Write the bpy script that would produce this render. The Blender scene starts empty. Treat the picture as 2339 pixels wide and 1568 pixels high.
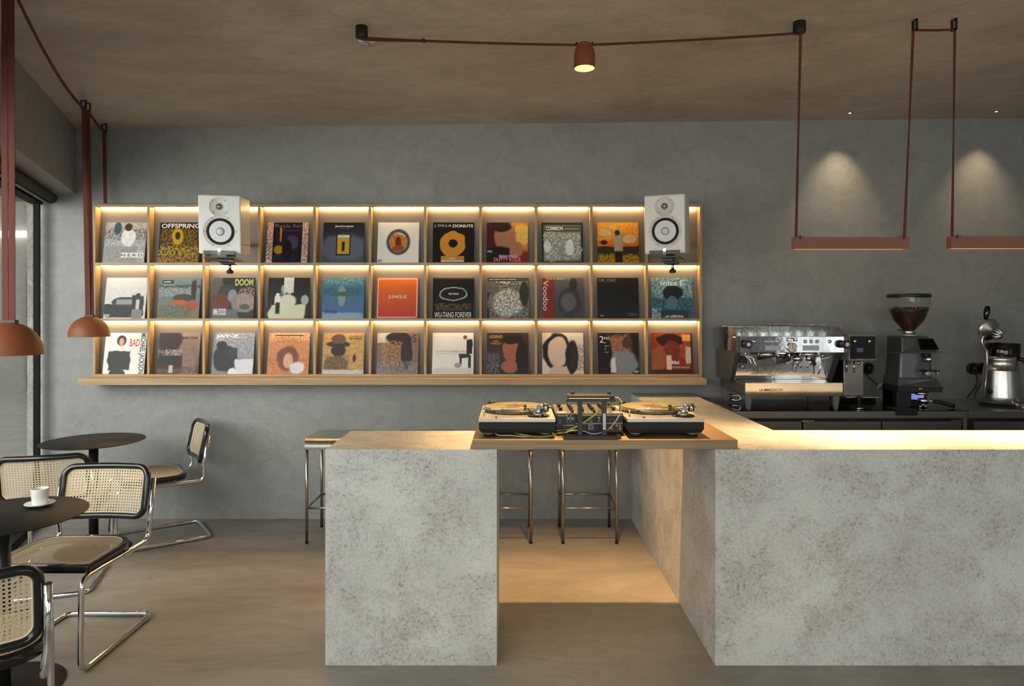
import bpy, bmesh, math, random
from mathutils import Vector, Matrix, noise
random.seed(7)
R = math.radians
PI = math.pi
scene = bpy.context.scene
COL = scene.collection

# ------------------------------------------------------------------ camera
F, CX, CY, CAMZ = 1540.0, 1172.0, 718.0, 1.575      # focal length and principal point in pixels of 2339x1568
cam_d = bpy.data.cameras.new('camera')
cam_d.sensor_width = 36.0
cam_d.lens = 36.0 * F / 2339.0
cam_d.shift_x = -(CX - 1169.5) / 2339.0
cam_d.shift_y = -(784.0 - CY) / 2339.0
cam_d.clip_start = 0.05
cam = bpy.data.objects.new('camera', cam_d)
cam.location = (0, 0, CAMZ)
cam.rotation_euler = (R(90), 0, 0)
COL.objects.link(cam)
scene.camera = cam

def at(px, py, Y):
    """point at depth Y (metres from the camera plane) that the photograph shows at px, py"""
    return Vector(((px - CX) * Y / F, Y, CAMZ - (py - CY) * Y / F))

# ------------------------------------------------------------------ world, daylight, exposure
scene.view_settings.view_transform = 'Standard'
scene.view_settings.look = 'None'
scene.view_settings.gamma = 1.0
scene.view_settings.use_curve_mapping = False
scene.view_settings.exposure = 0.08
world = bpy.data.worlds.new('world'); scene.world = world
world.use_nodes = True
wn = world.node_tree.nodes; wl = world.node_tree.links
bg = wn['Background']
bg.inputs['Color'].default_value = (0.95, 0.97, 1.0, 1)
bg.inputs['Strength'].default_value = 0.45
scene.cycles.max_bounces = 6
scene.cycles.use_adaptive_sampling = True
scene.cycles.adaptive_threshold = 0.1
scene.cycles.use_light_tree = False
scene.cycles.diffuse_bounces = 3
scene.cycles.glossy_bounces = 3
scene.cycles.transmission_bounces = 4
scene.cycles.transparent_max_bounces = 24
scene.cycles.sample_clamp_indirect = 6.0
scene.cycles.caustics_reflective = False
scene.cycles.caustics_refractive = False

WARM = (1.0, 0.66, 0.32)
LED = (1.0, 0.63, 0.27)
DAY = (1.0, 0.985, 0.945)

def area_light(name, loc, target, sx, sy, energy, color, spread=180.0):
    d = bpy.data.lights.new(name, 'AREA'); d.shape = 'RECTANGLE'; d.size = sx; d.size_y = sy
    d.energy = energy; d.color = color; d.spread = R(spread)
    o = bpy.data.objects.new(name, d); COL.objects.link(o); o.location = loc
    o.rotation_euler = (Vector(target) - Vector(loc)).to_track_quat('-Z', 'Y').to_euler()
    o['kind'] = 'helper'
    return o

def spot_light(name, loc, target, energy, color, angle, blend, size):
    d = bpy.data.lights.new(name, 'SPOT'); d.energy = energy; d.color = color
    d.spot_size = R(angle); d.spot_blend = blend; d.shadow_soft_size = size
    o = bpy.data.objects.new(name, d); COL.objects.link(o); o.location = loc
    o.rotation_euler = (Vector(target) - Vector(loc)).to_track_quat('-Z', 'Y').to_euler()
    o['kind'] = 'helper'
    return o

# left glass facade runs at an angle; a point on it at parameter t metres from the back corner
FX, FY = -3.60, 5.10
FD = Vector((0.414, -1.0, 0)).normalized()
FN = Vector((1.0, 0.414, 0)).normalized()            # into the room
def fac(t, off=0.0, z=0.0):
    return Vector((FX, FY, 0)) + FD * t + FN * off + Vector((0, 0, z))

# daylight at the window openings (glass facade beside and behind the camera)
lp = fac(2.6, -1.4, 2.1)
area_light('daylight_side_window', lp, (-2.7, 5.1, 0.9), 3.2, 1.7, 60, DAY, 118)
lp = fac(6.7, -1.1, 2.1)
area_light('daylight_near_window', lp, fac(6.2, 1.6, 1.2), 3.4, 1.7, 112, DAY)
area_light('daylight_rear_window', (0.8, -3.3, 1.5), (0.8, 2.0, 1.6), 4.4, 1.8, 92, DAY)
area_light('daylight_right_window', (5.5, -0.9, 1.7), (3.0, 0.4, 1.3), 3.6, 1.9, 34, DAY)

# ------------------------------------------------------------------ materials
MATS = {}
def new_mat(name):
    m = bpy.data.materials.new(name); m.use_nodes = True
    nt = m.node_tree
    return m, nt, nt.nodes['Principled BSDF']

def plain(name, col, rough=0.5, metal=0.0, emit=None, estr=0.0, coat=0.0, trans=0.0, ior=1.45, bump=None, aniso=None, spec=None):
    m, nt, p = new_mat(name)
    p.inputs['Base Color'].default_value = (*col, 1)
    p.inputs['Roughness'].default_value = rough
    p.inputs['Metallic'].default_value = metal
    p.inputs['IOR'].default_value = ior
    if spec is not None: p.inputs['Specular IOR Level'].default_value = spec
    if coat: p.inputs['Coat Weight'].default_value = coat
    if trans: p.inputs['Transmission Weight'].default_value = trans
    if emit:
        p.inputs['Emission Color'].default_value = (*emit, 1); p.inputs['Emission Strength'].default_value = estr
    if bump:
        tc = nt.nodes.new('ShaderNodeTexCoord'); n = nt.nodes.new('ShaderNodeTexNoise')
        n.inputs['Scale'].default_value = bump[0]; n.inputs['Detail'].default_value = 4
        b = nt.nodes.new('ShaderNodeBump'); b.inputs['Strength'].default_value = bump[1]; b.inputs['Distance'].default_value = 0.002
        nt.links.new(tc.outputs['Object'], n.inputs['Vector']); nt.links.new(n.outputs['Fac'], b.inputs['Height'])
        nt.links.new(b.outputs['Normal'], p.inputs['Normal'])
    MATS[name] = m
    return m

def ramp(nt, fac_out, stops):
    r = nt.nodes.new('ShaderNodeValToRGB')
    e = r.color_ramp.elements
    e[0].position, e[0].color = stops[0][0], (*stops[0][1], 1)
    e[1].position, e[1].color = stops[-1][0], (*stops[-1][1], 1)
    for pos, c in stops[1:-1]:
        k = e.new(pos); k.color = (*c, 1)
    nt.links.new(fac_out, r.inputs['Fac'])
    return r

def noise_node(nt, vec, scale, detail=6, rough=0.6, dist=0.0):
    n = nt.nodes.new('ShaderNodeTexNoise')
    n.inputs['Scale'].default_value = scale; n.inputs['Detail'].default_value = min(detail, 7)
    n.inputs['Roughness'].default_value = rough; n.inputs['Distortion'].default_value = dist
    nt.links.new(vec, n.inputs['Vector'])
    return n

def mapping(nt, scale=(1, 1, 1), rot=(0, 0, 0)):
    tc = nt.nodes.new('ShaderNodeTexCoord'); mp = nt.nodes.new('ShaderNodeMapping')
    mp.inputs['Scale'].default_value = scale; mp.inputs['Rotation'].default_value = rot
    nt.links.new(tc.outputs['Object'], mp.inputs['Vector'])
    return mp.outputs['Vector']

def mix(nt, fac, a, b, mode='MIX'):
    x = nt.nodes.new('ShaderNodeMix'); x.data_type = 'RGBA'; x.blend_type = mode
    if isinstance(fac, float): x.inputs['Factor'].default_value = fac
    else: nt.links.new(fac, x.inputs['Factor'])
    for sock, v in ((6, a), (7, b)):
        if isinstance(v, tuple): x.inputs[sock].default_value = (*v, 1)
        else: nt.links.new(v, x.inputs[sock])
    return x.outputs[2]

def plaster(name, dark, light, rough, streak=(1, 1, 1), sc=1.3, bump=0.25, spec=0.5, lines=True, lo=0.3, hi=0.72):
    """trowelled micro-cement"""
    m, nt, p = new_mat(name)
    v = mapping(nt, streak)
    n1 = noise_node(nt, v, sc, 9, 0.62, 0.7)
    n2 = noise_node(nt, v, sc * 6.5, 8, 0.7, 1.2)
    n3 = noise_node(nt, v, sc * 45, 3, 0.6, 0.2)
    c1 = ramp(nt, n1.outputs['Fac'], [(lo, dark), (hi, light)])
    mid = tuple((a + b) / 2 for a, b in zip(dark, light))
    c2 = ramp(nt, n2.outputs['Fac'], [(0.30, tuple(x * 0.72 for x in mid)), (0.5, mid), (0.7, tuple(min(1, x * 1.26) for x in mid))])
    c = mix(nt, 0.5, c1.outputs['Color'], c2.outputs['Color'])
    if lines:
        # thin curved trowel marks
        n4 = noise_node(nt, v, sc * 2.2, 5, 0.75, 2.2)
        r4 = ramp(nt, n4.outputs['Fac'], [(0.485, (0, 0, 0)), (0.5, (1, 1, 1)), (0.515, (0, 0, 0))])
        n5 = noise_node(nt, v, sc * 1.7, 2, 0.5, 0)
        r5 = ramp(nt, n5.outputs['Fac'], [(0.48, (0, 0, 0)), (0.66, (0.5, 0.5, 0.5))])
        f = mix(nt, 1.0, r4.outputs['Color'], r5.outputs['Color'], 'MULTIPLY')
        c = mix(nt, f, c, tuple(x * 0.7 for x in dark))
    nt.links.new(c, p.inputs['Base Color'])
    p.inputs['Roughness'].default_value = rough
    p.inputs['Specular IOR Level'].default_value = spec
    b = nt.nodes.new('ShaderNodeBump'); b.inputs['Strength'].default_value = bump; b.inputs['Distance'].default_value = 0.004
    s = nt.nodes.new('ShaderNodeMath'); s.operation = 'MULTIPLY_ADD'; s.inputs[1].default_value = 0.25
    nt.links.new(n3.outputs['Fac'], s.inputs[0]); nt.links.new(n2.outputs['Fac'], s.inputs[2])
    nt.links.new(s.outputs[0], b.inputs['Height'])
    nt.links.new(b.outputs['Normal'], p.inputs['Normal'])
    MATS[name] = m
    return m

def speckled(name, base, dark, light, rough):
    """concrete-look slab: cloudy patches, worn brownish areas, fine dark and pale flecks"""
    m, nt, p = new_mat(name)
    v = mapping(nt)
    nb = noise_node(nt, v, 1.7, 5, 0.55, 0.4)
    nm = noise_node(nt, v, 3.6, 10, 0.76, 0.35)
    nf = noise_node(nt, v, 70, 8, 0.78, 0.3)
    ng = noise_node(nt, v, 120, 4, 0.7, 0.0)
    c1 = ramp(nt, nb.outputs['Fac'], [(0.34, tuple(x * 0.90 for x in base)), (0.66, tuple(min(1, x * 1.10) for x in base))])
    patch = ramp(nt, nm.outputs['Fac'], [(0.40, (1, 1, 1)), (0.50, (0.35, 0.35, 0.35)), (0.58, (0, 0, 0))])
    c2 = mix(nt, patch.outputs['Color'], c1.outputs['Color'], dark)
    c2 = mix(nt, 0.62, c1.outputs['Color'], c2)
    sp = ramp(nt, nf.outputs['Fac'], [(0.40, (1, 1, 1)), (0.47, (0, 0, 0))])
    big = ramp(nt, nm.outputs['Fac'], [(0.42, (0.9, 0.9, 0.9)), (0.60, (0.10, 0.10, 0.10))])
    f = mix(nt, 1.0, sp.outputs['Color'], big.outputs['Color'], 'MULTIPLY')
    c3 = mix(nt, f, c2, tuple(x * 0.62 for x in dark))
    ls = ramp(nt, nf.outputs['Fac'], [(0.55, (0, 0, 0)), (0.68, (0.6, 0.6, 0.6))])
    c4 = mix(nt, ls.outputs['Color'], c3, light)
    g2 = ramp(nt, ng.outputs['Fac'], [(0.34, (0.84, 0.84, 0.84)), (0.5, (1, 1, 1)), (0.66, (1.1, 1.1, 1.1))])
    c5 = mix(nt, 1.0, c4, g2.outputs['Color'], 'MULTIPLY')
    nt.links.new(c5, p.inputs['Base Color'])
    p.inputs['Roughness'].default_value = rough
    b = nt.nodes.new('ShaderNodeBump'); b.inputs['Strength'].default_value = 0.10; b.inputs['Distance'].default_value = 0.002
    nt.links.new(nf.outputs['Fac'], b.inputs['Height']); nt.links.new(b.outputs['Normal'], p.inputs['Normal'])
    MATS[name] = m
    return m

def wood(name, dark, light, rough, axis='X'):
    m, nt, p = new_mat(name)
    sc = {'X': (0.55, 9, 9), 'Z': (9, 9, 0.55), 'Y': (9, 0.55, 9)}[axis]
    v = mapping(nt, sc)
    n1 = noise_node(nt, v, 2.6, 7, 0.65, 0.9)
    sc2 = tuple(s * (1 if s < 1 else 7) for s in sc)
    v2 = mapping(nt, sc2)
    n2 = noise_node(nt, v2, 3.0, 4, 0.7, 0.2)
    c1 = ramp(nt, n1.outputs['Fac'], [(0.3, dark), (0.5, tuple((a + b) / 2 for a, b in zip(dark, light))), (0.7, light)])
    c2 = ramp(nt, n2.outputs['Fac'], [(0.35, tuple(x * 0.6 for x in dark)), (0.5, light)])
    c = mix(nt, 0.35, c1.outputs['Color'], c2.outputs['Color'])
    nt.links.new(c, p.inputs['Base Color'])
    p.inputs['Roughness'].default_value = rough
    b = nt.nodes.new('ShaderNodeBump'); b.inputs['Strength'].default_value = 0.1; b.inputs['Distance'].default_value = 0.001
    nt.links.new(n2.outputs['Fac'], b.inputs['Height']); nt.links.new(b.outputs['Normal'], p.inputs['Normal'])
    MATS[name] = m
    return m

def brushed(name, col, rough, axis='X', amp=0.12):
    m, nt, p = new_mat(name)
    sc = {'X': (1, 160, 160), 'Z': (160, 160, 1), 'Y': (160, 1, 160)}[axis]
    n = noise_node(nt, mapping(nt, sc), 3, 3, 0.6)
    r = nt.nodes.new('ShaderNodeMapRange'); r.inputs['To Min'].default_value = rough - amp * 0.6; r.inputs['To Max'].default_value = rough + amp
    nt.links.new(n.outputs['Fac'], r.inputs['Value']); nt.links.new(r.outputs['Result'], p.inputs['Roughness'])
    p.inputs['Base Color'].default_value = (*col, 1); p.inputs['Metallic'].default_value = 1
    MATS[name] = m
    return m

plaster('wall', (0.22, 0.225, 0.218), (0.34, 0.347, 0.338), 0.62, sc=1.1)
plaster('ceiling', (0.33, 0.288, 0.24), (0.62, 0.56, 0.485), 0.7, streak=(0.6, 1.0, 1), sc=1.5, bump=1.0, lo=0.37, hi=0.64)  # same micro-cement as the walls; warm bounce light is put into the colour
plaster('floor', (0.165, 0.151, 0.130), (0.385, 0.353, 0.31), 0.46, streak=(0.42, 1.0, 1), sc=1.5, bump=0.15, spec=0.4, lo=0.38, hi=0.63)
speckled('concrete', (0.58, 0.585, 0.555), (0.385, 0.362, 0.335), (0.74, 0.74, 0.71), 0.55)
wood('oak', (0.30, 0.20, 0.105), (0.50, 0.36, 0.205), 0.55, 'X')
wood('oak_upright', (0.30, 0.20, 0.105), (0.50, 0.36, 0.205), 0.55, 'Z')
wood('oak_board', (0.20, 0.125, 0.060), (0.35, 0.245, 0.135), 0.5, 'X')
plain('shelf_back', (0.21, 0.19, 0.165), 0.6, bump=(60, 0.1))
plain('chrome', (0.78, 0.78, 0.78), 0.07, 1)
plain('polished_steel', (0.74, 0.75, 0.76), 0.08, 1, bump=(7, 0.5))
brushed('steel', (0.55, 0.545, 0.53), 0.28, 'X')
brushed('steel_upright', (0.56, 0.55, 0.53), 0.26, 'Z')
brushed('dark_steel', (0.2, 0.19, 0.18), 0.3, 'X')
brushed('worktop_steel', (0.36, 0.36, 0.36), 0.30, 'X')
plain('stool_metal', (0.42, 0.38, 0.34), 0.24, 1)
plain('frame_black', (0.012, 0.012, 0.013), 0.6, spec=0.15)
plain('black_metal', (0.018, 0.018, 0.018), 0.38)
plain('table_black', (0.012, 0.0115, 0.011), 0.5, bump=(400, 0.08), spec=0.22)
plain('black_lacquer', (0.008, 0.008, 0.008), 0.22, coat=0.4)
plain('black_plastic', (0.012, 0.012, 0.013), 0.45)
plain('black_gloss', (0.004, 0.004, 0.005), 0.06)
plain('screen_black', (0.004, 0.004, 0.005), 0.2, spec=0.12)
plain('black_rubber', (0.01, 0.01, 0.01), 0.7)
plain('dark_grey', (0.055, 0.057, 0.06), 0.35, coat=0.3)
plain('mid_grey', (0.16, 0.165, 0.175), 0.4)
plain('cane', (0.76, 0.63, 0.43), 0.5)
plain('terracotta', (0.21, 0.060, 0.020), 0.5, bump=(300, 0.05))
plain('terracotta_bar', (0.21, 0.085, 0.058), 0.55)
plain('strap', (0.11, 0.027, 0.018), 0.8, bump=(500, 0.3))
plain('lamp_inside', (0.85, 0.72, 0.52), 0.45)
plain('white_paint', (0.74, 0.74, 0.72), 0.38)
plain('cream_paint', (0.70, 0.69, 0.63), 0.45)
plain('cone_white', (0.66, 0.67, 0.68), 0.35)
plain('ceramic', (0.82, 0.80, 0.77), 0.2, coat=0.4)
plain('coffee', (0.03, 0.012, 0.005), 0.15)
plain('silver_paint', (0.46, 0.455, 0.44), 0.36, 0.7)
plain('vinyl_gold', (0.165, 0.155, 0.06), 0.3, spec=0.3)
plain('record_label', (0.10, 0.042, 0.016), 0.5)
plain('green_cable', (0.13, 0.19, 0.018), 0.5)
plain('white_cable', (0.62, 0.58, 0.48), 0.5)
plain('black_cable', (0.01, 0.01, 0.01), 0.5)
plain('bean', (0.03, 0.014, 0.007), 0.42)
plain('white_print', (0.75, 0.75, 0.75), 0.5)
plain('grey_print', (0.35, 0.37, 0.40), 0.5)
plain('black_print', (0.012, 0.012, 0.012), 0.5)
plain('granite_edge', (0.2, 0.2, 0.19), 0.7)
plain('shade_fabric', (0.045, 0.044, 0.043), 0.8, spec=0.2)
plain('sleeve_card', (0.55, 0.52, 0.46), 0.6)
plain('panel_steel', (0.55, 0.57, 0.60), 0.10, 1, bump=(9, 0.8))
plain('mirror_steel', (0.78, 0.78, 0.78), 0.05, 1)
plain('copper', (0.75, 0.40, 0.22), 0.2, 1)
plain('brass', (0.72, 0.52, 0.25), 0.25, 1)
plain('amber_light', (0.8, 0.3, 0.1), 0.3, emit=(1.0, 0.35, 0.12), estr=1.2)
plain('led_strip', (1, 0.9, 0.7), 0.5, emit=LED, estr=78.0)
plain('led_lens', (1, 0.9, 0.75), 0.5, emit=(1.0, 0.74, 0.45), estr=7.0)
plain('bulb', (1, 0.9, 0.7), 0.5, emit=(1.0, 0.70, 0.40), estr=9.0)
plain('logo_light', (1, 1, 1), 0.5, emit=(1, 1, 1), estr=1.1)
plain('blue_reflection', (0.3, 0.3, 0.9), 0.4, emit=(0.35, 0.38, 1.0), estr=0.45)  # faint glow standing in for a bluish-violet reflection, no real LED
plain('screen_pale', (0.42, 0.46, 0.50), 0.25)
plain('screen_blue', (0.02, 0.03, 0.08), 0.2, emit=(0.25, 0.4, 0.8), estr=0.03)
plain('sky_slot', (1, 1, 1), 0.5, emit=(1, 1, 1), estr=1.6)
speckled('granite', (0.42, 0.42, 0.40), (0.18, 0.18, 0.17), (0.7, 0.7, 0.67), 0.7)
plaster('outside_wall', (0.56, 0.535, 0.45), (0.74, 0.71, 0.61), 0.8, sc=0.5, lines=False)
plaster('outside_ground', (0.46, 0.43, 0.36), (0.80, 0.77, 0.68), 0.85, sc=2.0, bump=1.0, lines=False)

def thin_glass(name, tint=(1, 1, 1), base=0.03, edge=0.6, power=4.0):
    """single-surface glass: clear, mirroring more towards grazing angles"""
    m = bpy.data.materials.new(name); m.use_nodes = True
    nt = m.node_tree; nt.nodes.clear()
    o = nt.nodes.new('ShaderNodeOutputMaterial'); t = nt.nodes.new('ShaderNodeBsdfTransparent'); g = nt.nodes.new('ShaderNodeBsdfGlossy')
    lw = nt.nodes.new('ShaderNodeLayerWeight'); lw.inputs['Blend'].default_value = 0.5
    pw = nt.nodes.new('ShaderNodeMath'); pw.operation = 'POWER'; pw.inputs[1].default_value = power
    ma = nt.nodes.new('ShaderNodeMath'); ma.operation = 'MULTIPLY_ADD'; ma.inputs[1].default_value = edge; ma.inputs[2].default_value = base
    nt.links.new(lw.outputs['Facing'], pw.inputs[0]); nt.links.new(pw.outputs[0], ma.inputs[0])
    t.inputs['Color'].default_value = (*tint, 1); g.inputs['Roughness'].default_value = 0.02
    x = nt.nodes.new('ShaderNodeMixShader')
    nt.links.new(ma.outputs[0], x.inputs[0]); nt.links.new(t.outputs[0], x.inputs[1]); nt.links.new(g.outputs[0], x.inputs[2])
    nt.links.new(x.outputs[0], o.inputs['Surface'])
    MATS[name] = m
    return m
thin_glass('pane_glass', (0.93, 0.96, 0.94))
thin_glass('mug_glass', (0.98, 0.982, 0.98), 0.06, 0.85, 2.6)
thin_glass('hopper_glass', (0.93, 0.935, 0.93), 0.04, 0.7, 3.0)

def cover_mat(name, rough):
    m, nt, p = new_mat(name)
    a = nt.nodes.new('ShaderNodeAttribute'); a.attribute_name = 'print'
    n = noise_node(nt, mapping(nt), 42, 6, 0.7, 0.6)
    r = ramp(nt, n.outputs['Fac'], [(0.35, (0.72, 0.72, 0.72)), (0.5, (1, 1, 1)), (0.68, (1.25, 1.25, 1.25))])
    c = mix(nt, a.outputs['Alpha'], a.outputs['Color'], mix(nt, 1.0, a.outputs['Color'], r.outputs['Color'], 'MULTIPLY'))
    nt.links.new(c, p.inputs['Base Color'])
    p.inputs['Roughness'].default_value = rough
    p.inputs['Specular IOR Level'].default_value = 0.25
    MATS[name] = m
cover_mat('cover_print', 0.42)

_txt_m = {}
def ink(col):
    k = tuple(round(c, 3) for c in col)
    if k not in _txt_m:
        _txt_m[k] = plain('ink_%d' % len(_txt_m), k, 0.45)
    return _txt_m[k]

# ------------------------------------------------------------------ mesh building
class MB:
    def __init__(s): s.v = []; s.f = []; s.sm = []
    def face(s, idx, smooth=False): s.f.append(tuple(idx)); s.sm.append(smooth)
    def vert(s, p): s.v.append(tuple(p)); return len(s.v) - 1
    def box(s, x0, x1, y0, y1, z0, z1):
        b = len(s.v)
        for z in (z0, z1):
            s.v += [(x0, y0, z), (x1, y0, z), (x1, y1, z), (x0, y1, z)]
        for q in ((0, 3, 2, 1), (4, 5, 6, 7), (0, 1, 5, 4), (1, 2, 6, 5), (2, 3, 7, 6), (3, 0, 4, 7)):
            s.face([b + i for i in q])
        return s
    def hexa(s, pts):
        b = len(s.v); s.v += [tuple(p) for p in pts]
        for q in ((0, 3, 2, 1), (4, 5, 6, 7), (0, 1, 5, 4), (1, 2, 6, 5), (2, 3, 7, 6), (3, 0, 4, 7)):
            s.face([b + i for i in q])
        return s
    def prism(s, poly, y0, y1, plane='xz'):
        """polygon extruded; plane xz extrudes along y, xy along z, yz along x"""
        n = len(poly); b = len(s.v)
        for d in (y0, y1):
            for (p, q) in poly:
                s.v.append({'xz': (p, d, q), 'xy': (p, q, d), 'yz': (d, p, q)}[plane])
        s.face([b + i for i in range(n)]); s.face([b + n + i for i in reversed(range(n))])
        for i in range(n):
            j = (i + 1) % n
            s.face([b + i, b + n + i, b + n + j, b + j])
        return s
    def lathe(s, prof, seg=32, c=(0, 0, 0), axis='z', cap=True, smooth=True, a0=0.0):
        """prof = [(r, h)]"""
        b = len(s.v); n = len(prof)
        for (r, h) in prof:
            for k in range(seg):
                a = a0 + 2 * PI * k / seg
                u, w = r * math.cos(a), r * math.sin(a)
                p = {'z': (u, w, h), 'y': (u, h, w), 'x': (h, u, w)}[axis]
                s.v.append((c[0] + p[0], c[1] + p[1], c[2] + p[2]))
        for i in range(n - 1):
            for k in range(seg):
                k2 = (k + 1) % seg
                s.face([b + i * seg + k, b + i * seg + k2, b + (i + 1) * seg + k2, b + (i + 1) * seg + k], smooth)
        if cap:
            flat0 = abs(prof[0][1] - prof[1][1]) < 1e-9 and prof[1][0] < prof[0][0]      # already closed by a flat disc
            flat1 = abs(prof[-1][1] - prof[-2][1]) < 1e-9 and prof[-2][0] < prof[-1][0]
            if prof[0][0] > 1e-6 and not flat0: s.face([b + k for k in reversed(range(seg))])
            if prof[-1][0] > 1e-6 and not flat1: s.face([b + (n - 1) * seg + k for k in range(seg)])
        return s
    def cyl(s, c, r, h, axis='z', seg=24, r2=None):
        return s.lathe([(r, 0), (r if r2 is None else r2, h)], seg, c, axis)
    def tube(s, pts, r, seg=10, closed=False, smooth=True, rx=None):
        """round (or elliptical) tube along points"""
        pts = [Vector(p) for p in pts]; n = len(pts); b = len(s.v)
        up = None
        for i, p in enumerate(pts):
            if closed: d = pts[(i + 1) % n] - pts[i - 1]
            else: d = pts[min(i + 1, n - 1)] - pts[max(i - 1, 0)]
            d.normalize()
            if up is None:
                up = Vector((0, 0, 1)) if abs(d.z) < 0.9 else Vector((0, 1, 0))
            u = (up - d * up.dot(d)).normalized(); w = d.cross(u); up = u
            for k in range(seg):
                a = 2 * PI * k / seg
                s.v.append(tuple(p + u * (r * math.cos(a)) + w * ((rx or r) * math.sin(a))))
        rng = n if closed else n - 1
        for i in range(rng):
            i2 = (i + 1) % n
            for k in range(seg):
                k2 = (k + 1) % seg
                s.face([b + i * seg + k, b + i * seg + k2, b + i2 * seg + k2, b + i2 * seg + k], smooth)
        if not closed:
            s.face([b + k for k in reversed(range(seg))]); s.face([b + (n - 1) * seg + k for k in range(seg)])
        return s
    def ribbon(s, pts, side, w, t):
        """flat strap: width w along side, thickness t"""
        pts = [Vector(p) for p in pts]; n = len(pts); b = len(s.v)
        for i, p in enumerate(pts):
            d = (pts[min(i + 1, n - 1)] - pts[max(i - 1, 0)]).normalized()
            sd = Vector(side[i] if isinstance(side, list) else side)
            sd = (sd - d * sd.dot(d)).normalized(); nn = d.cross(sd)
            for (e, g) in ((-1, -1), (1, -1), (1, 1), (-1, 1)):
                s.v.append(tuple(p + sd * (e * w / 2) + nn * (g * t / 2)))
        for i in range(n - 1):
            for k in range(4):
                k2 = (k + 1) % 4
                s.face([b + i * 4 + k, b + i * 4 + k2, b + (i + 1) * 4 + k2, b + (i + 1) * 4 + k])
        s.face([b + 3, b + 2, b + 1, b]); e = b + (n - 1) * 4; s.face([e, e + 1, e + 2, e + 3])
        return s
    def build(s, name, mat, parent=None, bevel=0.0, loc=None, rot=None, seg=2):
        me = bpy.data.meshes.new(name)
        me.from_pydata(s.v, [], s.f)
        me.polygons.foreach_set('use_smooth', s.sm)
        bm = bmesh.new(); bm.from_mesh(me); bmesh.ops.recalc_face_normals(bm, faces=bm.faces[:]); bm.to_mesh(me); bm.free()
        me.materials.append(MATS[mat] if isinstance(mat, str) else mat)
        o = bpy.data.objects.new(name, me); COL.objects.link(o)
        if parent is not None: o.parent = parent
        if loc is not None: o.location = loc
        if rot is not None: o.rotation_euler = rot
        if bevel:
            md = o.modifiers.new('bevel', 'BEVEL'); md.width = bevel; md.segments = seg; md.limit_method = 'ANGLE'; md.angle_limit = R(40)
        return o

def box(name, mat, parent, x0, x1, y0, y1, z0, z1, bevel=0.0):
    return MB().box(x0, x1, y0, y1, z0, z1).build(name, mat, parent, bevel)

def thing(name, label, cat, loc=(0, 0, 0), rot=(0, 0, 0), group=None):
    o = bpy.data.objects.new(name, None); COL.objects.link(o)
    o.location = loc; o.rotation_euler = rot; o.empty_display_size = 0.05
    o['label'] = label; o['category'] = cat
    if group: o['group'] = group
    return o

def tag(o, label, cat, group=None):
    o['label'] = label; o['category'] = cat
    if group: o['group'] = group
    return o

def struct(o):
    o['kind'] = 'structure'
    return o

def dup(root, loc, rotz, label, rot=None):
    r = root.copy(); COL.objects.link(r); r.location = loc
    r.rotation_euler = rot if rot is not None else (0, 0, rotz)
    r['label'] = label
    for ch in list(root.children):
        c = ch.copy(); COL.objects.link(c); c.parent = r
        for g in list(ch.children):
            d = g.copy(); COL.objects.link(d); d.parent = c
    return r

TEXTS = []
def text(name, body, mat, parent, centre, w, h, rot=(R(90), 0, 0), bold=0.0, shear=0.0, depth=0.0002):
    """flat lettering fitted into a w x h box around centre (in the parent's space)"""
    c = bpy.data.curves.new(name, 'FONT'); c.body = body; c.align_x = 'LEFT'; c.size = 1.0
    c.offset = bold; c.shear = shear; c.resolution_u = 3; c.fill_mode = 'BOTH'
    o = bpy.data.objects.new('text_tmp', c); COL.objects.link(o)
    TEXTS.append((o, name, mat, parent, Vector(centre), w, h, rot, depth))

def finish_texts():
    bpy.context.view_layer.update()
    dg = bpy.context.evaluated_depsgraph_get()
    for (o, name, mat, parent, c, w, h, rot, depth) in TEXTS:
        me = bpy.data.meshes.new_from_object(o.evaluated_get(dg), depsgraph=dg)
        if len(me.vertices) == 0:
            continue
        xs = [v.co.x for v in me.vertices]; ys = [v.co.y for v in me.vertices]
        x0, x1, y0, y1 = min(xs), max(xs), min(ys), max(ys)
        sx = w / max(1e-6, x1 - x0); sy = h / max(1e-6, y1 - y0)
        for v in me.vertices:
            v.co.x = (v.co.x - (x0 + x1) / 2) * sx; v.co.y = (v.co.y - (y0 + y1) / 2) * sy; v.co.z = depth
        me.materials.clear(); me.materials.append(MATS[mat] if isinstance(mat, str) else mat)
        n = bpy.data.objects.new(name, me); COL.objects.link(n); n.parent = parent
        n.location = c; n.rotation_euler = rot
    for t in TEXTS:
        cu = t[0].data; bpy.data.objects.remove(t[0]); bpy.data.curves.remove(cu)

def arc(c, r, a0, a1, n, ax1, ax2):
    c = Vector(c); ax1 = Vector(ax1); ax2 = Vector(ax2)
    return [c + ax1 * (r * math.cos(a0 + (a1 - a0) * i / n)) + ax2 * (r * math.sin(a0 + (a1 - a0) * i / n)) for i in range(n + 1)]

def fillet(pts, r, n=6):
    """round the corners of an open polyline"""
    pts = [Vector(p) for p in pts]; out = [pts[0]]
    for i in range(1, len(pts) - 1):
        p = pts[i]; a = (pts[i - 1] - p); b = (pts[i + 1] - p)
        la, lb = a.length, b.length
        a.normalize(); b.normalize()
        ang = a.angle(b)
        rr = r[i] if isinstance(r, dict) and i in r else (r if not isinstance(r, dict) else r.get('d', 0.02))
        d = min(rr / math.tan(ang / 2), la * 0.49, lb * 0.49)
        p0 = p + a * d; p1 = p + b * d
        for k in range(n + 1):
            t = k / n
            out.append(p0 * (1 - t) ** 2 + p * 2 * t * (1 - t) + p1 * t * t)
    out.append(pts[-1])
    return out

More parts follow.
